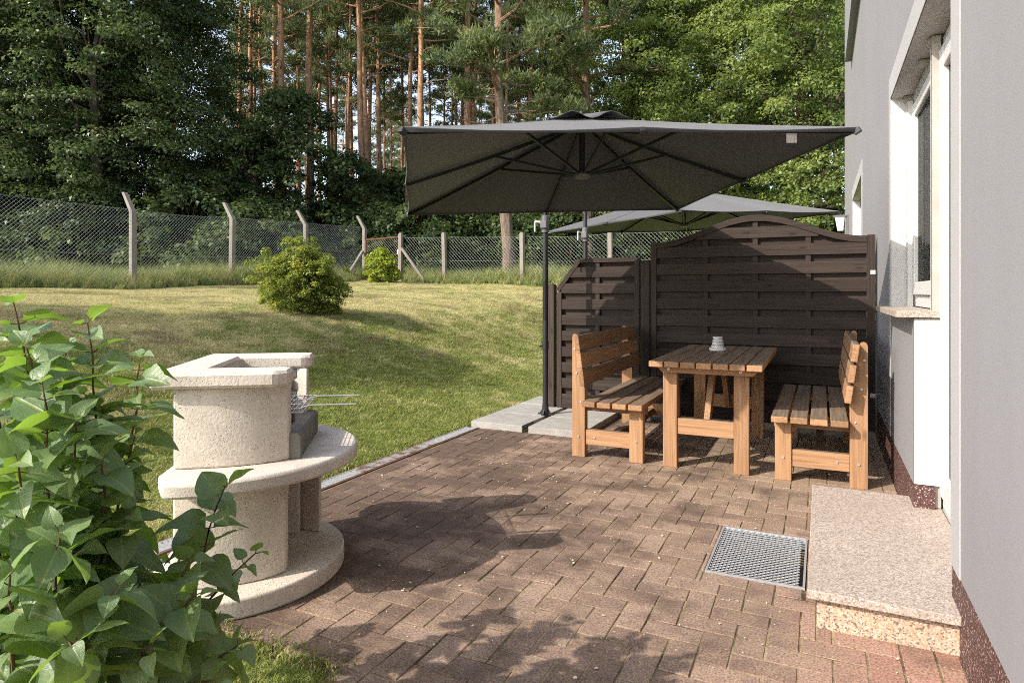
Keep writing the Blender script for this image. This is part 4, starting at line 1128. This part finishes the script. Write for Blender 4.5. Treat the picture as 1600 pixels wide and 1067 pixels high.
def broad_tree_mesh(seed, H, Rm, H0, trunk_r, clumps, per, leaf, mat, crad=(0.75, 0.75, 0.3), top=0.75, inner=0.4):
    g = np.random.default_rng(seed); rr = random.Random(seed)
    prof = lambda t: Rm * (0.62 + 0.38 * math.sin(math.pi * min(1, t * 1.5 + .12) * .5)) * (math.sqrt(max(0.02, 1 - max(0, t - .35) ** 2 / 0.43)))
    cen, out = crown_points(clumps, H0, H, prof, g, inner)
    sc_ = g.uniform(0.65, 1.35, (clumps, 1)); rad = np.array(crad)[None] * sc_
    V, F, T = cluster_leaves(cen, rad, per, leaf, g, out)
    crown = np_mesh('crown', V, F, mat, T)
    b = MB(); zt = H * .8
    pts = [Vector((rr.gauss(0, .12) * i * .35, rr.gauss(0, .12) * i * .35, -0.3 + (zt + .3) * i / 9)) for i in range(10)]
    b.tube(pts, [trunk_r * (1.35 if i == 0 else 1) * (1 - i / 9 * .88) for i in range(10)], 9)
    for k in range(46):
        c_ = cen[rr.randrange(clumps)]; zb = max(H0 * .7 + .3, c_[2] * rr.uniform(.55, .9)); zb = min(zb, zt * .95)
        f = (zb + .3) / (zt + .3) * 9; i = min(8, int(f)); p0 = pts[i].lerp(pts[i + 1], f - i)
        r0 = max(.02, trunk_r * (1 - f / 9 * .88) * .42)
        limb(b, p0, Vector(c_), r0, .012, rr, .10)
    return crown, b
def pine_mesh(seed, H, low, tr, clumps, per, spread=2.3, size=0.24):
    g = np.random.default_rng(seed); rr = random.Random(seed)
    b = MB(); n = 12
    bend = rr.uniform(-.5, .5), rr.uniform(-.5, .5)
    pts = [Vector((bend[0] * math.sin(i / n * 2.4) + rr.gauss(0, .03), bend[1] * math.sin(i / n * 2.0) + rr.gauss(0, .03), -0.4 + (H + .2) * i / n)) for i in range(n + 1)]
    b.tube(pts, [tr * (1.25 if i == 0 else 1) * (1 - .80 * i / n) for i in range(n + 1)], 9)
    def on(z):
        f = min(n - .001, max(0, (z + .4) / (H + .2) * n)); i = int(f); return pts[i].lerp(pts[i + 1], f - i), tr * (1 - .80 * f / n)
    cen = []
    nb = 44
    for k in range(nb):
        t = k / nb; z = H * (low + (1.0 - low) * t ** .9) - .3
        p0, r0 = on(z); an = k * 2.4 + rr.uniform(-.5, .5)
        L = spread * (0.55 + .75 * math.sin(math.pi * min(1, (t + .12) * .92))) * rr.uniform(.55, 1.15) * (1 - .55 * t * t)
        p1 = p0 + Vector((math.cos(an) * L, math.sin(an) * L, rr.uniform(-.15, .55) * L * .55 + .15))
        bp_ = limb(b, p0, p1, r0 * .42, .014, rr, .12, 4, 5)
        for _ in range(max(1, clumps // nb)):
            f = rr.uniform(.45, 1.05); q = p0.lerp(p1, f)
            cen.append((q.x + rr.gauss(0, .28), q.y + rr.gauss(0, .28), q.z + rr.uniform(0, .35)))
    for k in range(13):                       # dead snags below the crown
        z = H * rr.uniform(.22, low + .06); p0, r0 = on(z); an = rr.uniform(0, 6.3); L = rr.uniform(.4, 1.9)
        limb(b, p0, p0 + Vector((math.cos(an) * L, math.sin(an) * L, rr.uniform(-.25, .35) * L)), r0 * .2, .008, rr, .15, 3, 4)
    cen = np.array(cen); k = len(cen)
    rad = np.array([.50, .50, .24])[None] * g.uniform(.6, 1.3, (k, 1))
    i = np.repeat(np.arange(k), per)
    d = unit(g.normal(size=(len(i), 3))) * g.uniform(0, 1, (len(i), 1)) ** .45
    P = cen[i] + d * rad[i]
    N = unit(g.normal(size=(len(i), 3)))
    T_ = unit(d + np.array([0, 0, .7]) + .5 * g.normal(size=(len(i), 3)))
    bb = unit(np.cross(T_, N)); s_ = size * g.uniform(.6, 1.3, (len(i), 1)); wq = .030
    V = np.stack([P - T_ * s_ * .5, P - bb * wq, P + T_ * s_ * .5, P + bb * wq], 1).reshape(-1, 3)
    ct = g.uniform(0, 1, k)
    crown = np_mesh('crown', V, np.arange(4 * len(i)).reshape(-1, 4), M['needle'], np.clip(.6 * ct[i] + .4 * g.uniform(0, 1, len(i)), 0, 1))
    return crown, b
def place_tree(name, label, cat, group, meshes, x, y, scale=1.0, rz=0.0, lean=0.0, sz=None):
    crown, trunk = meshes
    t = thing(name, label, cat, (x, y, gz(x, y)), rz, group)
    t.scale = (scale, scale, sz or scale); t.rotation_euler = (lean, 0, rz)
    link(bpy.data.objects.new('trunk', trunk), t)
    link(bpy.data.objects.new('crown', crown), t)
    return t
def at_px(u, d): return cam2w((u - 800) / F_PX * d, d)
def fin(ms, mat):
    c_, b = ms
    return c_, b.mesh('trunk', mat, True)

horn = [fin(broad_tree_mesh(21 + i, 16, 4.2, 0.3, .24, 700, 120, .14, M['hornbeam']), M['bark_grey']) for i in range(3)]
oakm = [fin(broad_tree_mesh(41 + i, 14, 4.4, 0.6, .24, 680, 125, .13, M['oak'], (.66, .66, .30), .75, .62), M['bark_grey']) for i in range(3)]
young = [fin(broad_tree_mesh(61 + i, 6.5, 2.2, 0.2, .08, 190, 80, .15, M['shrubleaf'], (.50, .50, .24)), M['bark_grey']) for i in range(2)]
pinem = [fin(pine_mesh(81 + i, H, low, tr, 132, 84), M['bark_pine']) for i, (H, low, tr) in enumerate(((21, .52, .19), (23, .58, .21), (19, .50, .16), (24, .62, .17)))]
lowpine = [fin(pine_mesh(91 + i, 17, .34, .22, 264, 130, 3.2, .24), M['bark_old']) for i in range(2)]

# dense broadleaf trees on the left
for i, (u, d, v, s_, lab) in enumerate((
        (-70, 23.5, 0, .95, 'dense dark broadleaf tree at the left edge of the wood, cut by the frame'),
        (40, 26.0, 1, .98, 'dense dark broadleaf tree behind the left end of the tall fence'),
        (150, 23.5, 2, 0.92, 'dense dark broadleaf tree behind the first bent concrete post'),
        (262, 26.5, 0, 0.86, 'dense dark broadleaf tree rightmost of the dark group, beside the pine trunks'))):
    place_tree('broadleaf_tree', lab, 'tree', 'dense dark trees on the left of the wood', horn[v], *at_px(u, d), s_, i * 1.9 + .4)
place_tree('young_tree', 'leafy young tree on the lawn beyond the left edge of the frame, shading the bank', 'tree', None, young[0], -11.4, -2.3, 0.78, 1.0, 0.0, 1.12)
# young trees in front of the pines
for i, (u, d, v, s_, lab) in enumerate((
        (455, 25.5, 0, 1.12, 'young leafy tree in front of the two thick pine trunks left of centre'),
        (395, 25.0, 1, 0.90, 'young leafy tree beside the rightmost dark broadleaf tree'),
        (545, 27.0, 1, 0.80, 'young leafy tree behind the last bent concrete post'))):
    place_tree('young_tree', lab, 'tree', 'young trees behind the fence', young[v], *at_px(u, d), s_, i * 2.3)
# sunlit oaks on the right
for i, (u, d, v, s_, lab) in enumerate((
        (985, 29, 0, 1.00, 'sunlit oak behind the parasol, leftmost of the bright broadleaf trees'),
        (1130, 25.0, 1, 1.00, 'sunlit oak in the middle of the bright broadleaf trees'),
        (1245, 22.5, 2, 0.92, 'sunlit oak next to the house corner'),
        (1300, 30.0, 0, 1.10, 'tall sunlit oak behind the one beside the house corner'),
        (1420, 24.0, 1, 1.00, 'sunlit oak hidden mostly by the house'))):
    if u > 1400: continue
    place_tree('oak_tree', lab, 'tree', 'sunlit oaks on the right', oakm[v], *at_px(u, d), s_, i * 1.3 + 1.0)
# pines: the thick nearer ones one by one
near_pines = [
    (442, 27.0, 0, 1.0, 'thick pine trunk left of centre, first of the two beside the dark trees'),
    (486, 29.0, 1, 1.0, 'thick pine trunk left of centre, second of the two beside the dark trees'),
    (407, 33.0, 2, 1.0, 'pine trunk half hidden at the right edge of the dark broadleaf trees'),
    (519, 36.0, 3, .95, 'slender pale pine trunk right of the two thick trunks'),
    (572, 27.5, 1, .86, 'straight pine trunk left of the parasol, left one of a close trio'),
    (582, 29.0, 3, .95, 'straight pine trunk left of the parasol, middle one of a close trio'),
    (592, 31.0, 0, .9, 'straight pine trunk left of the parasol, right one of a close trio'),
    (632, 29.0, 2, 1.0, 'pine trunk just above the left corner of the near parasol'),
    (656, 27.5, 0, .95, 'pine trunk rising behind the left part of the near parasol'),
    (728, 31.0, 1, 1.0, 'pine trunk behind the parasol, left of the thick grey barked pine'),
    (737, 34.0, 3, 1.0, 'slender pine trunk close beside a thicker one above the parasol'),
    (822, 33.0, 2, 1.0, 'pine trunk above the middle of the near parasol'),
    (988, 36.0, 3, 1.0, 'pine trunk between the oaks above the parasol'),
    (1275, 40.0, 1, 1.0, 'pine trunk showing through the oak leaves near the house corner')]
for i, (u, d, v, s_, lab) in enumerate(near_pines):
    place_tree('pine_tree', lab, 'tree', 'pine trees in the front of the wood', pinem[v], *at_px(u, d), s_, i * 1.7, random.Random(i).gauss(0, .012))
place_tree('pine_tree', 'thickest grey barked pine, its foot standing right behind the wire fence', 'tree', 'pine trees in the front of the wood', lowpine[0], *at_px(796, 21.5), 1.02, .6)
place_tree('pine_tree', 'pine with bare crooked limbs left of the oaks, above the parasol', 'tree', 'pine trees in the front of the wood', lowpine[1], *at_px(917, 24.5), 1.02, 2.0)
# the thinner pines behind
rp = random.Random(5); spots = []
tries = 0
while len(spots) < 88 and tries < 6000:
    tries += 1
    d = rp.uniform(37, 84) if rp.random() < .8 else rp.uniform(33, 45)
    u = rp.uniform(-40, 1330)
    x, y = at_px(u, d)
    if any((x - a) ** 2 + (y - b) ** 2 < 2.9 ** 2 for a, b, _, _ in spots): continue
    spots.append((x, y, u, d))
while len(spots) < 124 and tries < 20000:
    tries += 1
    d = rp.uniform(30.5, 47); u = rp.uniform(372, 905); x, y = at_px(u, d)
    if all((x - a) ** 2 + (y - b) ** 2 > 1.5 ** 2 for a, b, _, _ in spots): spots.append((x, y, u, d))
for i, (x, y, u, d) in enumerate(spots):
    lab = 'slender pine deep in the wood behind the dark broadleaf trees' if u < 390 else 'slender pine deep in the wood above the wire fence' if u < 640 else 'slender pine deep in the wood above the near parasol' if u < 960 else 'slender pine deep in the wood behind the sunlit oaks'
    grp = 'slender pines deep in the wood' 
    place_tree('pine_tree', lab, 'tree', grp, pinem[rp.randrange(4)], x, y, rp.uniform(.70, 1.02) if i < 88 else rp.uniform(.55, .75), rp.uniform(0, 6.3), rp.gauss(0, .02), rp.uniform(.85, 1.1) if i < 88 else rp.uniform(1.0, 1.2))

# understorey shrubs
def shrub_mesh(seed, w_, h, clumps, per, leaf, mat, aspect=.6, cr=.30, spike=0.0):
    g = np.random.default_rng(seed); rr = random.Random(seed)
    prof = lambda t: w_ * (.70 + .42 * math.sin(math.pi * (t * .8 + .2))) * math.sqrt(max(.04, 1 - max(0, t - .40) ** 2 / .38))
    cen, out = crown_points(clumps, .03 * h, h, prof, g, .38)
    if spike:                       # young shoots standing out of the outline
        k_ = g.uniform(0, 1, clumps) < .16
        cen[k_] *= (1 + spike * g.uniform(.3, 1, (k_.sum(), 1)))
    V, F, T = cluster_leaves(cen, np.array([cr, cr, cr * .6])[None] * g.uniform(.6, 1.35, (clumps, 1)), per, leaf, g, out, aspect=aspect)
    b = MB()
    for k in range(22):
        c_ = cen[rr.randrange(clumps)]
        limb(b, (rr.gauss(0, .05 * w_), rr.gauss(0, .05 * w_), -.1), Vector(c_), .012 + .012 * h, .004, rr, .1, 4, 5)
    return np_mesh('crown', V, F, mat, T), b.mesh('trunk', M['stem'], True)
us = [shrub_mesh(101 + i, 1.5, 2.3, 90, 85, .13, M['shrubleaf'], cr=.42) for i in range(3)]
def place_shrub(name, label, cat, group, ms, x, y, s_, rz, sz=None):
    t = thing(name, label, cat, (x, y, gz(x, y) - .02), rz, group); t.scale = (s_, s_, sz or s_)
    link(bpy.data.objects.new('stems', ms[1]), t); link(bpy.data.objects.new('foliage', ms[0]), t)
    return t
ru = random.Random(9)
for i in range(92):
    if i < 22:
        u, d = -60 + i * 27 + ru.uniform(-10, 10), ru.uniform(22.0, 25.0); s_ = ru.uniform(.8, 1.35)
        x, y = at_px(u, d)
        if x > FX - 2.2 and y < FY + 2: x = FX - ru.uniform(2.2, 4.5)
        lab = 'dark understorey shrub behind the tall wire fence'
    elif i < 46:
        u = 560 + (i - 22) * 33 + ru.uniform(-12, 12); d = ru.uniform(24.5, 30); s_ = ru.uniform(.7, 1.35)
        x, y = at_px(u, d); lab = 'dark understorey shrub behind the low wire fence'
        if y < FY + 2.0: y = FY + ru.uniform(2.2, 5)
    else:
        u = ru.uniform(330, 1100) if i < 80 else ru.uniform(-20, 330); d = ru.uniform(31, 58); s_ = ru.uniform(1.3, 2.7); x, y = at_px(u, d)
        lab = 'green understorey shrub between the pine trunks deep in the wood'
    place_shrub('forest_shrub', lab, 'shrub', 'understorey shrubs of the wood', us[ru.randrange(3)], x, y, s_, ru.uniform(0, 6.3))
# distant wood closing the view between the trunks
g = np.random.default_rng(77)
nF = 1900
aa = g.uniform(-0.95, 0.62, nF); dd_ = g.uniform(62, 92, nF)
fx_ = aa * dd_ * CY - dd_ * SY; fy_ = aa * dd_ * SY + dd_ * CY
hz = g.uniform(0, 1, nF) ** 1.25 * 9.5 * (0.75 + 0.35 * np.sin(aa * 23) * np.sin(aa * 57 + 1))
cen = np.stack([fx_, fy_, ground(fx_, fy_) + hz + .4], -1)
V, F, T = cluster_leaves(cen, np.array([1.5, 1.5, .9])[None] * g.uniform(.6, 1.4, (nF, 1)), 80, .34, g)
fw_ = link(bpy.data.objects.new('far_woodland', np_mesh('far_woodland', V, F, M['farleaf'], T)))
tag(fw_, 'far green wood closing the gaps between the pine trunks', 'woodland', kind='stuff')

# the two garden shrubs on the lawn
x, y = at_px(470, 9.25)
pm = shrub_mesh(131, .50, .93, 560, 64, .036, M['privet'], .55, .088, .30)
place_shrub('garden_shrub', 'rounded green and yellow leaved shrub on the lawn in front of the tall fence', 'shrub', None, pm, x, y, 1.0, .5)
x, y = at_px(597, 20.3)
lm = shrub_mesh(133, .44, 1.0, 120, 40, .075, M['lime'], .6, .14)
place_shrub('garden_shrub', 'small bright lime green shrub in front of the rusty gate', 'shrub', None, lm, x, y, 1.05, .5)

# ------------------------------------------------------------------ grass: tufts carried by the points of one mesh
def tuft(seed, n, h, spread, wid, lean=.6):
    rr = random.Random(seed); vs, fs = [], []
    for _ in range(n):
        an = rr.uniform(0, 6.3); r_ = spread * math.sqrt(rr.random()); x, y = r_ * math.cos(an), r_ * math.sin(an)
        hh = h * rr.uniform(.5, 1.15); la = rr.uniform(0, 6.3); ll = lean * hh * rr.uniform(.2, 1)
        wx, wy = -math.sin(la + 1.2) * wid / 2, math.cos(la + 1.2) * wid / 2
        mx, my = x + math.cos(la) * ll * .35, y + math.sin(la) * ll * .35
        b = len(vs)
        vs += [(x - wx, y - wy, -.006), (x + wx, y + wy, -.006), (mx + wx * .7, my + wy * .7, hh * .6), (mx - wx * .7, my - wy * .7, hh * .6), (x + math.cos(la) * ll, y + math.sin(la) * ll, hh)]
        fs += [(b, b + 1, b + 2, b + 3), (b + 3, b + 2, b + 4)]
    return vs, fs
def grass_object(name, label, mat, P, scale, tufts):
    """points P carry the tufts; the tuft shapes travel inside the same mesh"""
    vs, fs, tid = [], [], []
    for k, (tv, tf) in enumerate(tufts):
        b = len(vs); vs += tv; fs += [tuple(b + i for i in f) for f in tf]; tid += [k + 1] * len(tv)
    nb = len(vs)
    me = bpy.data.meshes.new(name); me.from_pydata(vs + [tuple(p) for p in P], [], fs); me.update()
    me.materials.append(mat)
    a = me.attributes.new('tid', 'INT', 'POINT'); a.data.foreach_set('value', tid + [0] * len(P))
    g_ = np.random.default_rng(len(P))
    a = me.attributes.new('sc', 'FLOAT', 'POINT'); a.data.foreach_set('value', np.concatenate([np.ones(nb), scale]).astype(np.float32))
    a = me.attributes.new('rz', 'FLOAT', 'POINT'); a.data.foreach_set('value', np.concatenate([np.zeros(nb), g_.uniform(0, 6.28, len(P))]).astype(np.float32))
    a = me.attributes.new('pick', 'INT', 'POINT'); a.data.foreach_set('value', np.concatenate([np.full(nb, -1), g_.integers(1, len(tufts) + 1, len(P))]).astype(np.int32))
    o = link(bpy.data.objects.new(name, me)); tag(o, label, 'grass', kind='stuff')
    ng = bpy.data.node_groups.new(name, 'GeometryNodeTree')
    ng.interface.new_socket('Geometry', in_out='INPUT', socket_type='NodeSocketGeometry'); ng.interface.new_socket('Geometry', in_out='OUTPUT', socket_type='NodeSocketGeometry')
    N_, L = ng.nodes, ng.links
    gi = N_.new('NodeGroupInput'); go = N_.new('NodeGroupOutput'); jn = N_.new('GeometryNodeJoinGeometry')
    def named(n_, t_):
        x_ = N_.new('GeometryNodeInputNamedAttribute'); x_.data_type = t_; x_.inputs['Name'].default_value = n_; return x_.outputs['Attribute']
    def cmp(n_, v):
        c_ = N_.new('FunctionNodeCompare'); c_.data_type = 'INT'; c_.operation = 'EQUAL'
        L.new(named(n_, 'INT'), c_.inputs[2]); c_.inputs[3].default_value = v; return c_.outputs[0]
    for k in range(len(tufts)):
        s1 = N_.new('GeometryNodeSeparateGeometry'); s1.domain = 'POINT'; L.new(gi.outputs[0], s1.inputs[0]); L.new(cmp('tid', k + 1), s1.inputs[1])
        s2 = N_.new('GeometryNodeSeparateGeometry'); s2.domain = 'POINT'; L.new(gi.outputs[0], s2.inputs[0]); L.new(cmp('pick', k + 1), s2.inputs[1])
        mp = N_.new('GeometryNodeMeshToPoints'); L.new(s2.outputs[0], mp.inputs['Mesh'])
        ip = N_.new('GeometryNodeInstanceOnPoints'); L.new(mp.outputs[0], ip.inputs['Points']); L.new(s1.outputs[0], ip.inputs['Instance'])
        cx_ = N_.new('ShaderNodeCombineXYZ'); L.new(named('rz', 'FLOAT'), cx_.inputs[2])
        L.new(cx_.outputs[0], ip.inputs['Rotation']); L.new(named('sc', 'FLOAT'), ip.inputs['Scale'])
        L.new(ip.outputs[0], jn.inputs[0])
    L.new(jn.outputs[0], go.inputs[0])
    md = o.modifiers.new('grass', 'NODES'); md.node_group = ng
    return o
g = np.random.default_rng(3)
def scatter(n, x0, x1, y0, y1): return np.stack([g.uniform(x0, x1, n), g.uniform(y0, y1, n)], -1)
q = scatter(250000, FX + .1, -1.4, -1.6, FY - .2)
l_, d_ = -0, None
cl_, cd_ = q[:, 0] * CY + q[:, 1] * SY, -q[:, 0] * SY + q[:, 1] * CY
keep = (cd_ > -.4) & (np.abs(cl_) < cd_ * 1.05 + 1.6) & ~paved(q[:, 0], q[:, 1], .01) & ~((q[:, 0] > -2.945) & (q[:, 1] > .4))
keep &= g.uniform(0, 1, len(q)) < np.clip(1.25 - cd_ / 19, .3, 1)
lowp = (q[:, 0] > -2.9) & (q[:, 1] < 1.7); keep |= lowp & (cd_ > .3) & ~paved(q[:, 0], q[:, 1], -.02) & (q[:, 0] < -1.40)
q = q[keep]; zq = ground(q[:, 0], q[:, 1])
dist = np.hypot(q[:, 0], q[:, 1])
grass_object('lawn_grass', 'short mown lawn grass, green by the terrace and straw coloured on the bank', M['blade'], np.column_stack([q, zq]), g.uniform(.6, 1.25, len(q)) * np.clip(.75 + dist * .035, .8, 1.25),
             [tuft(s_, 20, .026, .060, .0050, 1.3) for s_ in range(5)])
# unmown grass along both fences
q1 = scatter(5200, FX - 1.6, FX + .55, 1.0, FY + .2); q2 = scatter(6500, FX, 3.5, FY - .45, FY + 3.2); q3 = scatter(1500, -5.8, -1.0, 14.0, FY)
q3 = q3[g.uniform(0, 1, len(q3)) < .35 + .6 * (q3[:, 1] - 14) / 4]
q = np.concatenate([q1, q2, q3]); q = q[~((q[:, 0] < FX + 1.9) & (q[:, 0] > FX + .1) & (q[:, 1] > FY - .9) & (q[:, 1] < FY + .6))]
nz = .5 + .5 * np.sin(q[:, 0] * 1.1 + 1) * np.sin(q[:, 1] * .9)
edge = np.where(q[:, 1] > FY - .45, np.clip((q[:, 1] - FY + .75) / .6, .3, 1), np.where(q[:, 0] < FX + .6, np.clip((FX + .9 - q[:, 0]) / .7, .3, 1), .45))
grass_object('meadow_grass', 'tall unmown grass and seed heads along the wire fences', M['tall'], np.column_stack([q, ground(q[:, 0], q[:, 1])]), g.uniform(.55, 1.1, len(q)) * (.7 + .5 * nz) * edge,
             [tuft(50 + s_, 24, .60, .12, .008, .6) for s_ in range(4)] + [tuft(60 + s_, 26, .34, .14, .034, .8) for s_ in range(2)])
# weeds in the paving joints
pts = []
for i_, (bq, _f) in enumerate(bricks):
    if rng.random() < .16 and px_area(bq) > 0:
        x, y = rng.choice([(bq[0], rng.uniform(bq[2], bq[3])), (rng.uniform(bq[0], bq[1]), bq[2])]); 
        if not holes(x - .01, x + .01, y - .01, y + .01): pts.append((x, y, -.008))
grass_object('joint_moss', 'moss and tiny grass growing in the paving joints', M['tall'], np.array(pts), g.uniform(.25, .8, len(pts)), [tuft(70 + s_, 9, .028, .010, .0022, .8) for s_ in range(3)])

# ------------------------------------------------------------------ lilac bush in the left foreground
def lilac_leaf(seed):
    rr = random.Random(seed); nl = 9; V_, F_, UV = [], [], []
    fold = rr.uniform(.05, .32); droop = rr.uniform(.10, .75); tw = rr.uniform(-.3, .3)
    for i in range(nl + 1):
        t = i / nl
        wdt = .47 * (math.sin(math.pi * min(1, t ** .62)) ** .85) * (1 - .20 * t) + .0
        if i in (0, nl): wdt = .012
        y = t - (.07 * math.exp(-((t - .05) / .1) ** 2) if i > 0 else 0)
        for s_ in (-1, -.5, 0, .5, 1):
            x = s_ * wdt
            yy_ = y - (.05 * abs(s_) if t < .25 else 0)
            z = abs(x) * fold * 1.6 - droop * t * t * .55 + .030 * math.sin(t * 11 + s_ * 2.5 + seed) * abs(s_)
            ca, sa = math.cos(tw * t), math.sin(tw * t)
            V_.append((x * ca - z * sa * .3, yy_, z * ca + x * sa)); UV.append((x, t, 0))
    for i in range(nl):
        for k in range(4):
            a = i * 5 + k; F_.append((a, a + 1, a + 6, a + 5))
    return V_, F_, UV
leaf_src = [lilac_leaf(s_) for s_ in range(7)]
def leaf_mesh(V_, F_, UV):
    me = bpy.data.meshes.new('leaf'); me.from_pydata(V_, [], F_); me.update(); me.materials.append(M['lilac'])
    a = me.attributes.new('uvx', 'FLOAT_VECTOR', 'POINT'); a.data.foreach_set('vector', np.array(UV, np.float32).ravel())
    me.polygons.foreach_set('use_smooth', [True] * len(F_)); return me
leaf_me = [leaf_mesh(*q) for q in leaf_src]
BX, BY = cam2w(-1.02, 1.42)
lil = thing('lilac_bush', 'leafy green lilac bush with heart shaped leaves in the left foreground', 'bush', (BX, BY, 0))
def pz(u, v, d):
    x, y = at_px(u, d); return Vector((x, y, EYE - (v - 457) / F_PX * d))
tips = [(25, 478, 1.30), (40, 545, 1.22), (135, 505, 1.35), (70, 600, 1.15), (215, 560, 1.55), (160, 640, 1.35), (-40, 520, 1.35), (-60, 640, 1.2), (120, 660, 1.18), (165, 720, 1.20),
        (205, 690, 1.40), (30, 720, 1.08), (205, 800, 1.25), (90, 830, 1.05), (355, 760, 1.42), (300, 880, 1.30), (395, 865, 1.48), (300, 930, 1.18), (180, 920, 1.08), (10, 900, 1.0), (235, 1010, 1.10),
        (370, 1010, 1.28), (110, 1000, 1.0), (-60, 800, 1.1), (330, 1060, 1.2), (40, 660, 1.55), (150, 780, 1.6), (70, 900, 1.6), (230, 880, 1.6), (140, 620, 1.7), (-20, 760, 1.5),
        (20, 560, 1.75), (100, 545, 1.65), (-120, 600, 1.6), (-180, 720, 1.4), (-90, 700, 1.8), (60, 800, 1.3), (200, 960, 1.35), (330, 980, 1.45), (60, 960, 1.25), (0, 1010, 1.2), (150, 1050, 1.15), (-50, 930, 1.15), (270, 1060, 1.35), (100, 720, 1.4), (0, 800, 1.35), (120, 860, 1.2)]
leaves = []
rl = random.Random(21)
branches = []
for k, (u, v, d) in enumerate(tips):
    tip = pz(u, v, d)
    base = Vector((BX + rl.gauss(0, .10), BY + rl.gauss(0, .10), -.05))
    if tip.z < .35: base = Vector((BX + (tip.x - BX) * .5, BY + (tip.y - BY) * .5, -.05))
    mid = base.lerp(tip, .5) + Vector((rl.gauss(0, .03), rl.gauss(0, .03), .10 + rl.uniform(0, .08)))
    n = 14; pts = []
    for i in range(n + 1):
        t = i / n; q = base * (1 - t) ** 2 + mid * 2 * t * (1 - t) + tip * t * t
        pts.append(q + Vector((rl.gauss(0, .004), rl.gauss(0, .004), 0)))
    b = MB().tube([p - Vector((BX, BY, 0)) for p in pts], [.0075 * (1 - .80 * i / n) for i in range(n + 1)], 6)
    twig = (u, v) == (395, 865)
    L = sum((pts[i + 1] - pts[i]).length for i in range(n))
    s_ = 0.0; step = .040; nodes = []
    along = 0; target = L - .0
    pos = L; an = rl.uniform(0, 6.3)
    cnt = 0
    while pos > L * .22 and cnt < 16:
        f = pos / L * n; i = min(n - 1, int(f)); p = pts[i].lerp(pts[i + 1], f - i); dr_ = (pts[i + 1] - pts[i]).normalized()
        a = dr_.cross(Vector((0, 0, 1)));  a = a.normalized() if a.length > .05 else Vector((1, 0, 0)); c_ = dr_.cross(a)
        for sd_ in (0, math.pi):
            if cnt > 6 and rl.random() < .22: continue
            o_ = a * math.cos(an + sd_) + c_ * math.sin(an + sd_)
            dirv = (o_ * .95 + dr_ * (.35 if cnt else .7) + Vector((0, 0, -.10 + rl.gauss(0, .22)))).normalized()
            sz_ = (.046 + .042 * min(1, cnt / 2.0)) * rl.uniform(.62, 1.18) * (.66 if twig else 1)
            leaves.append((p, dirv, sz_)); 
            pet = p + dirv * .014
            b.tube([p - Vector((BX, BY, 0)), pet - Vector((BX, BY, 0))], .0011, 4)
        an += math.pi / 2 + rl.gauss(0, .25); pos -= step * rl.uniform(.65, 1.15) * (1 + cnt * .06); cnt += 1
    b.build('branch', M['stem'], lil, smooth=True)
def leaf_matrix(p, dv, s_):
    y = dv; nrm = Vector((0, 0, 1)) + Vector((rl.gauss(0, .35), rl.gauss(0, .35), 0)) + Vector((-.25, -.30, 0))
    x = y.cross(nrm).normalized(); z = x.cross(y)
    m_ = Matrix((x, y, z)).transposed().to_4x4()
    return Matrix.Translation(p + dv * .012 - Vector((BX, BY, 0))) @ m_ @ Matrix.Scale(s_, 4)
def seen(p):
    l, d = w2cam(p.x, p.y); u, v = proj(p.x, p.y, p.z)
    return d if (-30 < u < 1000 and 400 < v < 1100) else d + 10
leaves.sort(key=lambda q: seen(q[0]) - q[2] * 3)
FV, FF, FU = [], [], []
for i, (p, dv, s_) in enumerate(leaves):
    m_ = leaf_matrix(p, dv, s_); k = rl.randrange(7)
    if i < 299:
        o = link(bpy.data.objects.new('leaf', leaf_me[k]), lil); o.matrix_local = m_
    else:
        V_, F_, UV = leaf_src[k]; b0 = len(FV)
        FV += [tuple(m_ @ Vector(q)) for q in V_]; FF += [tuple(b0 + j for j in f) for f in F_]; FU += UV
if FV:
    o = link(bpy.data.objects.new('foliage', leaf_mesh(FV, FF, FU)), lil); tag(o, kind='stuff')
print('leaves', len(leaves), 'bricks', len(bricks))
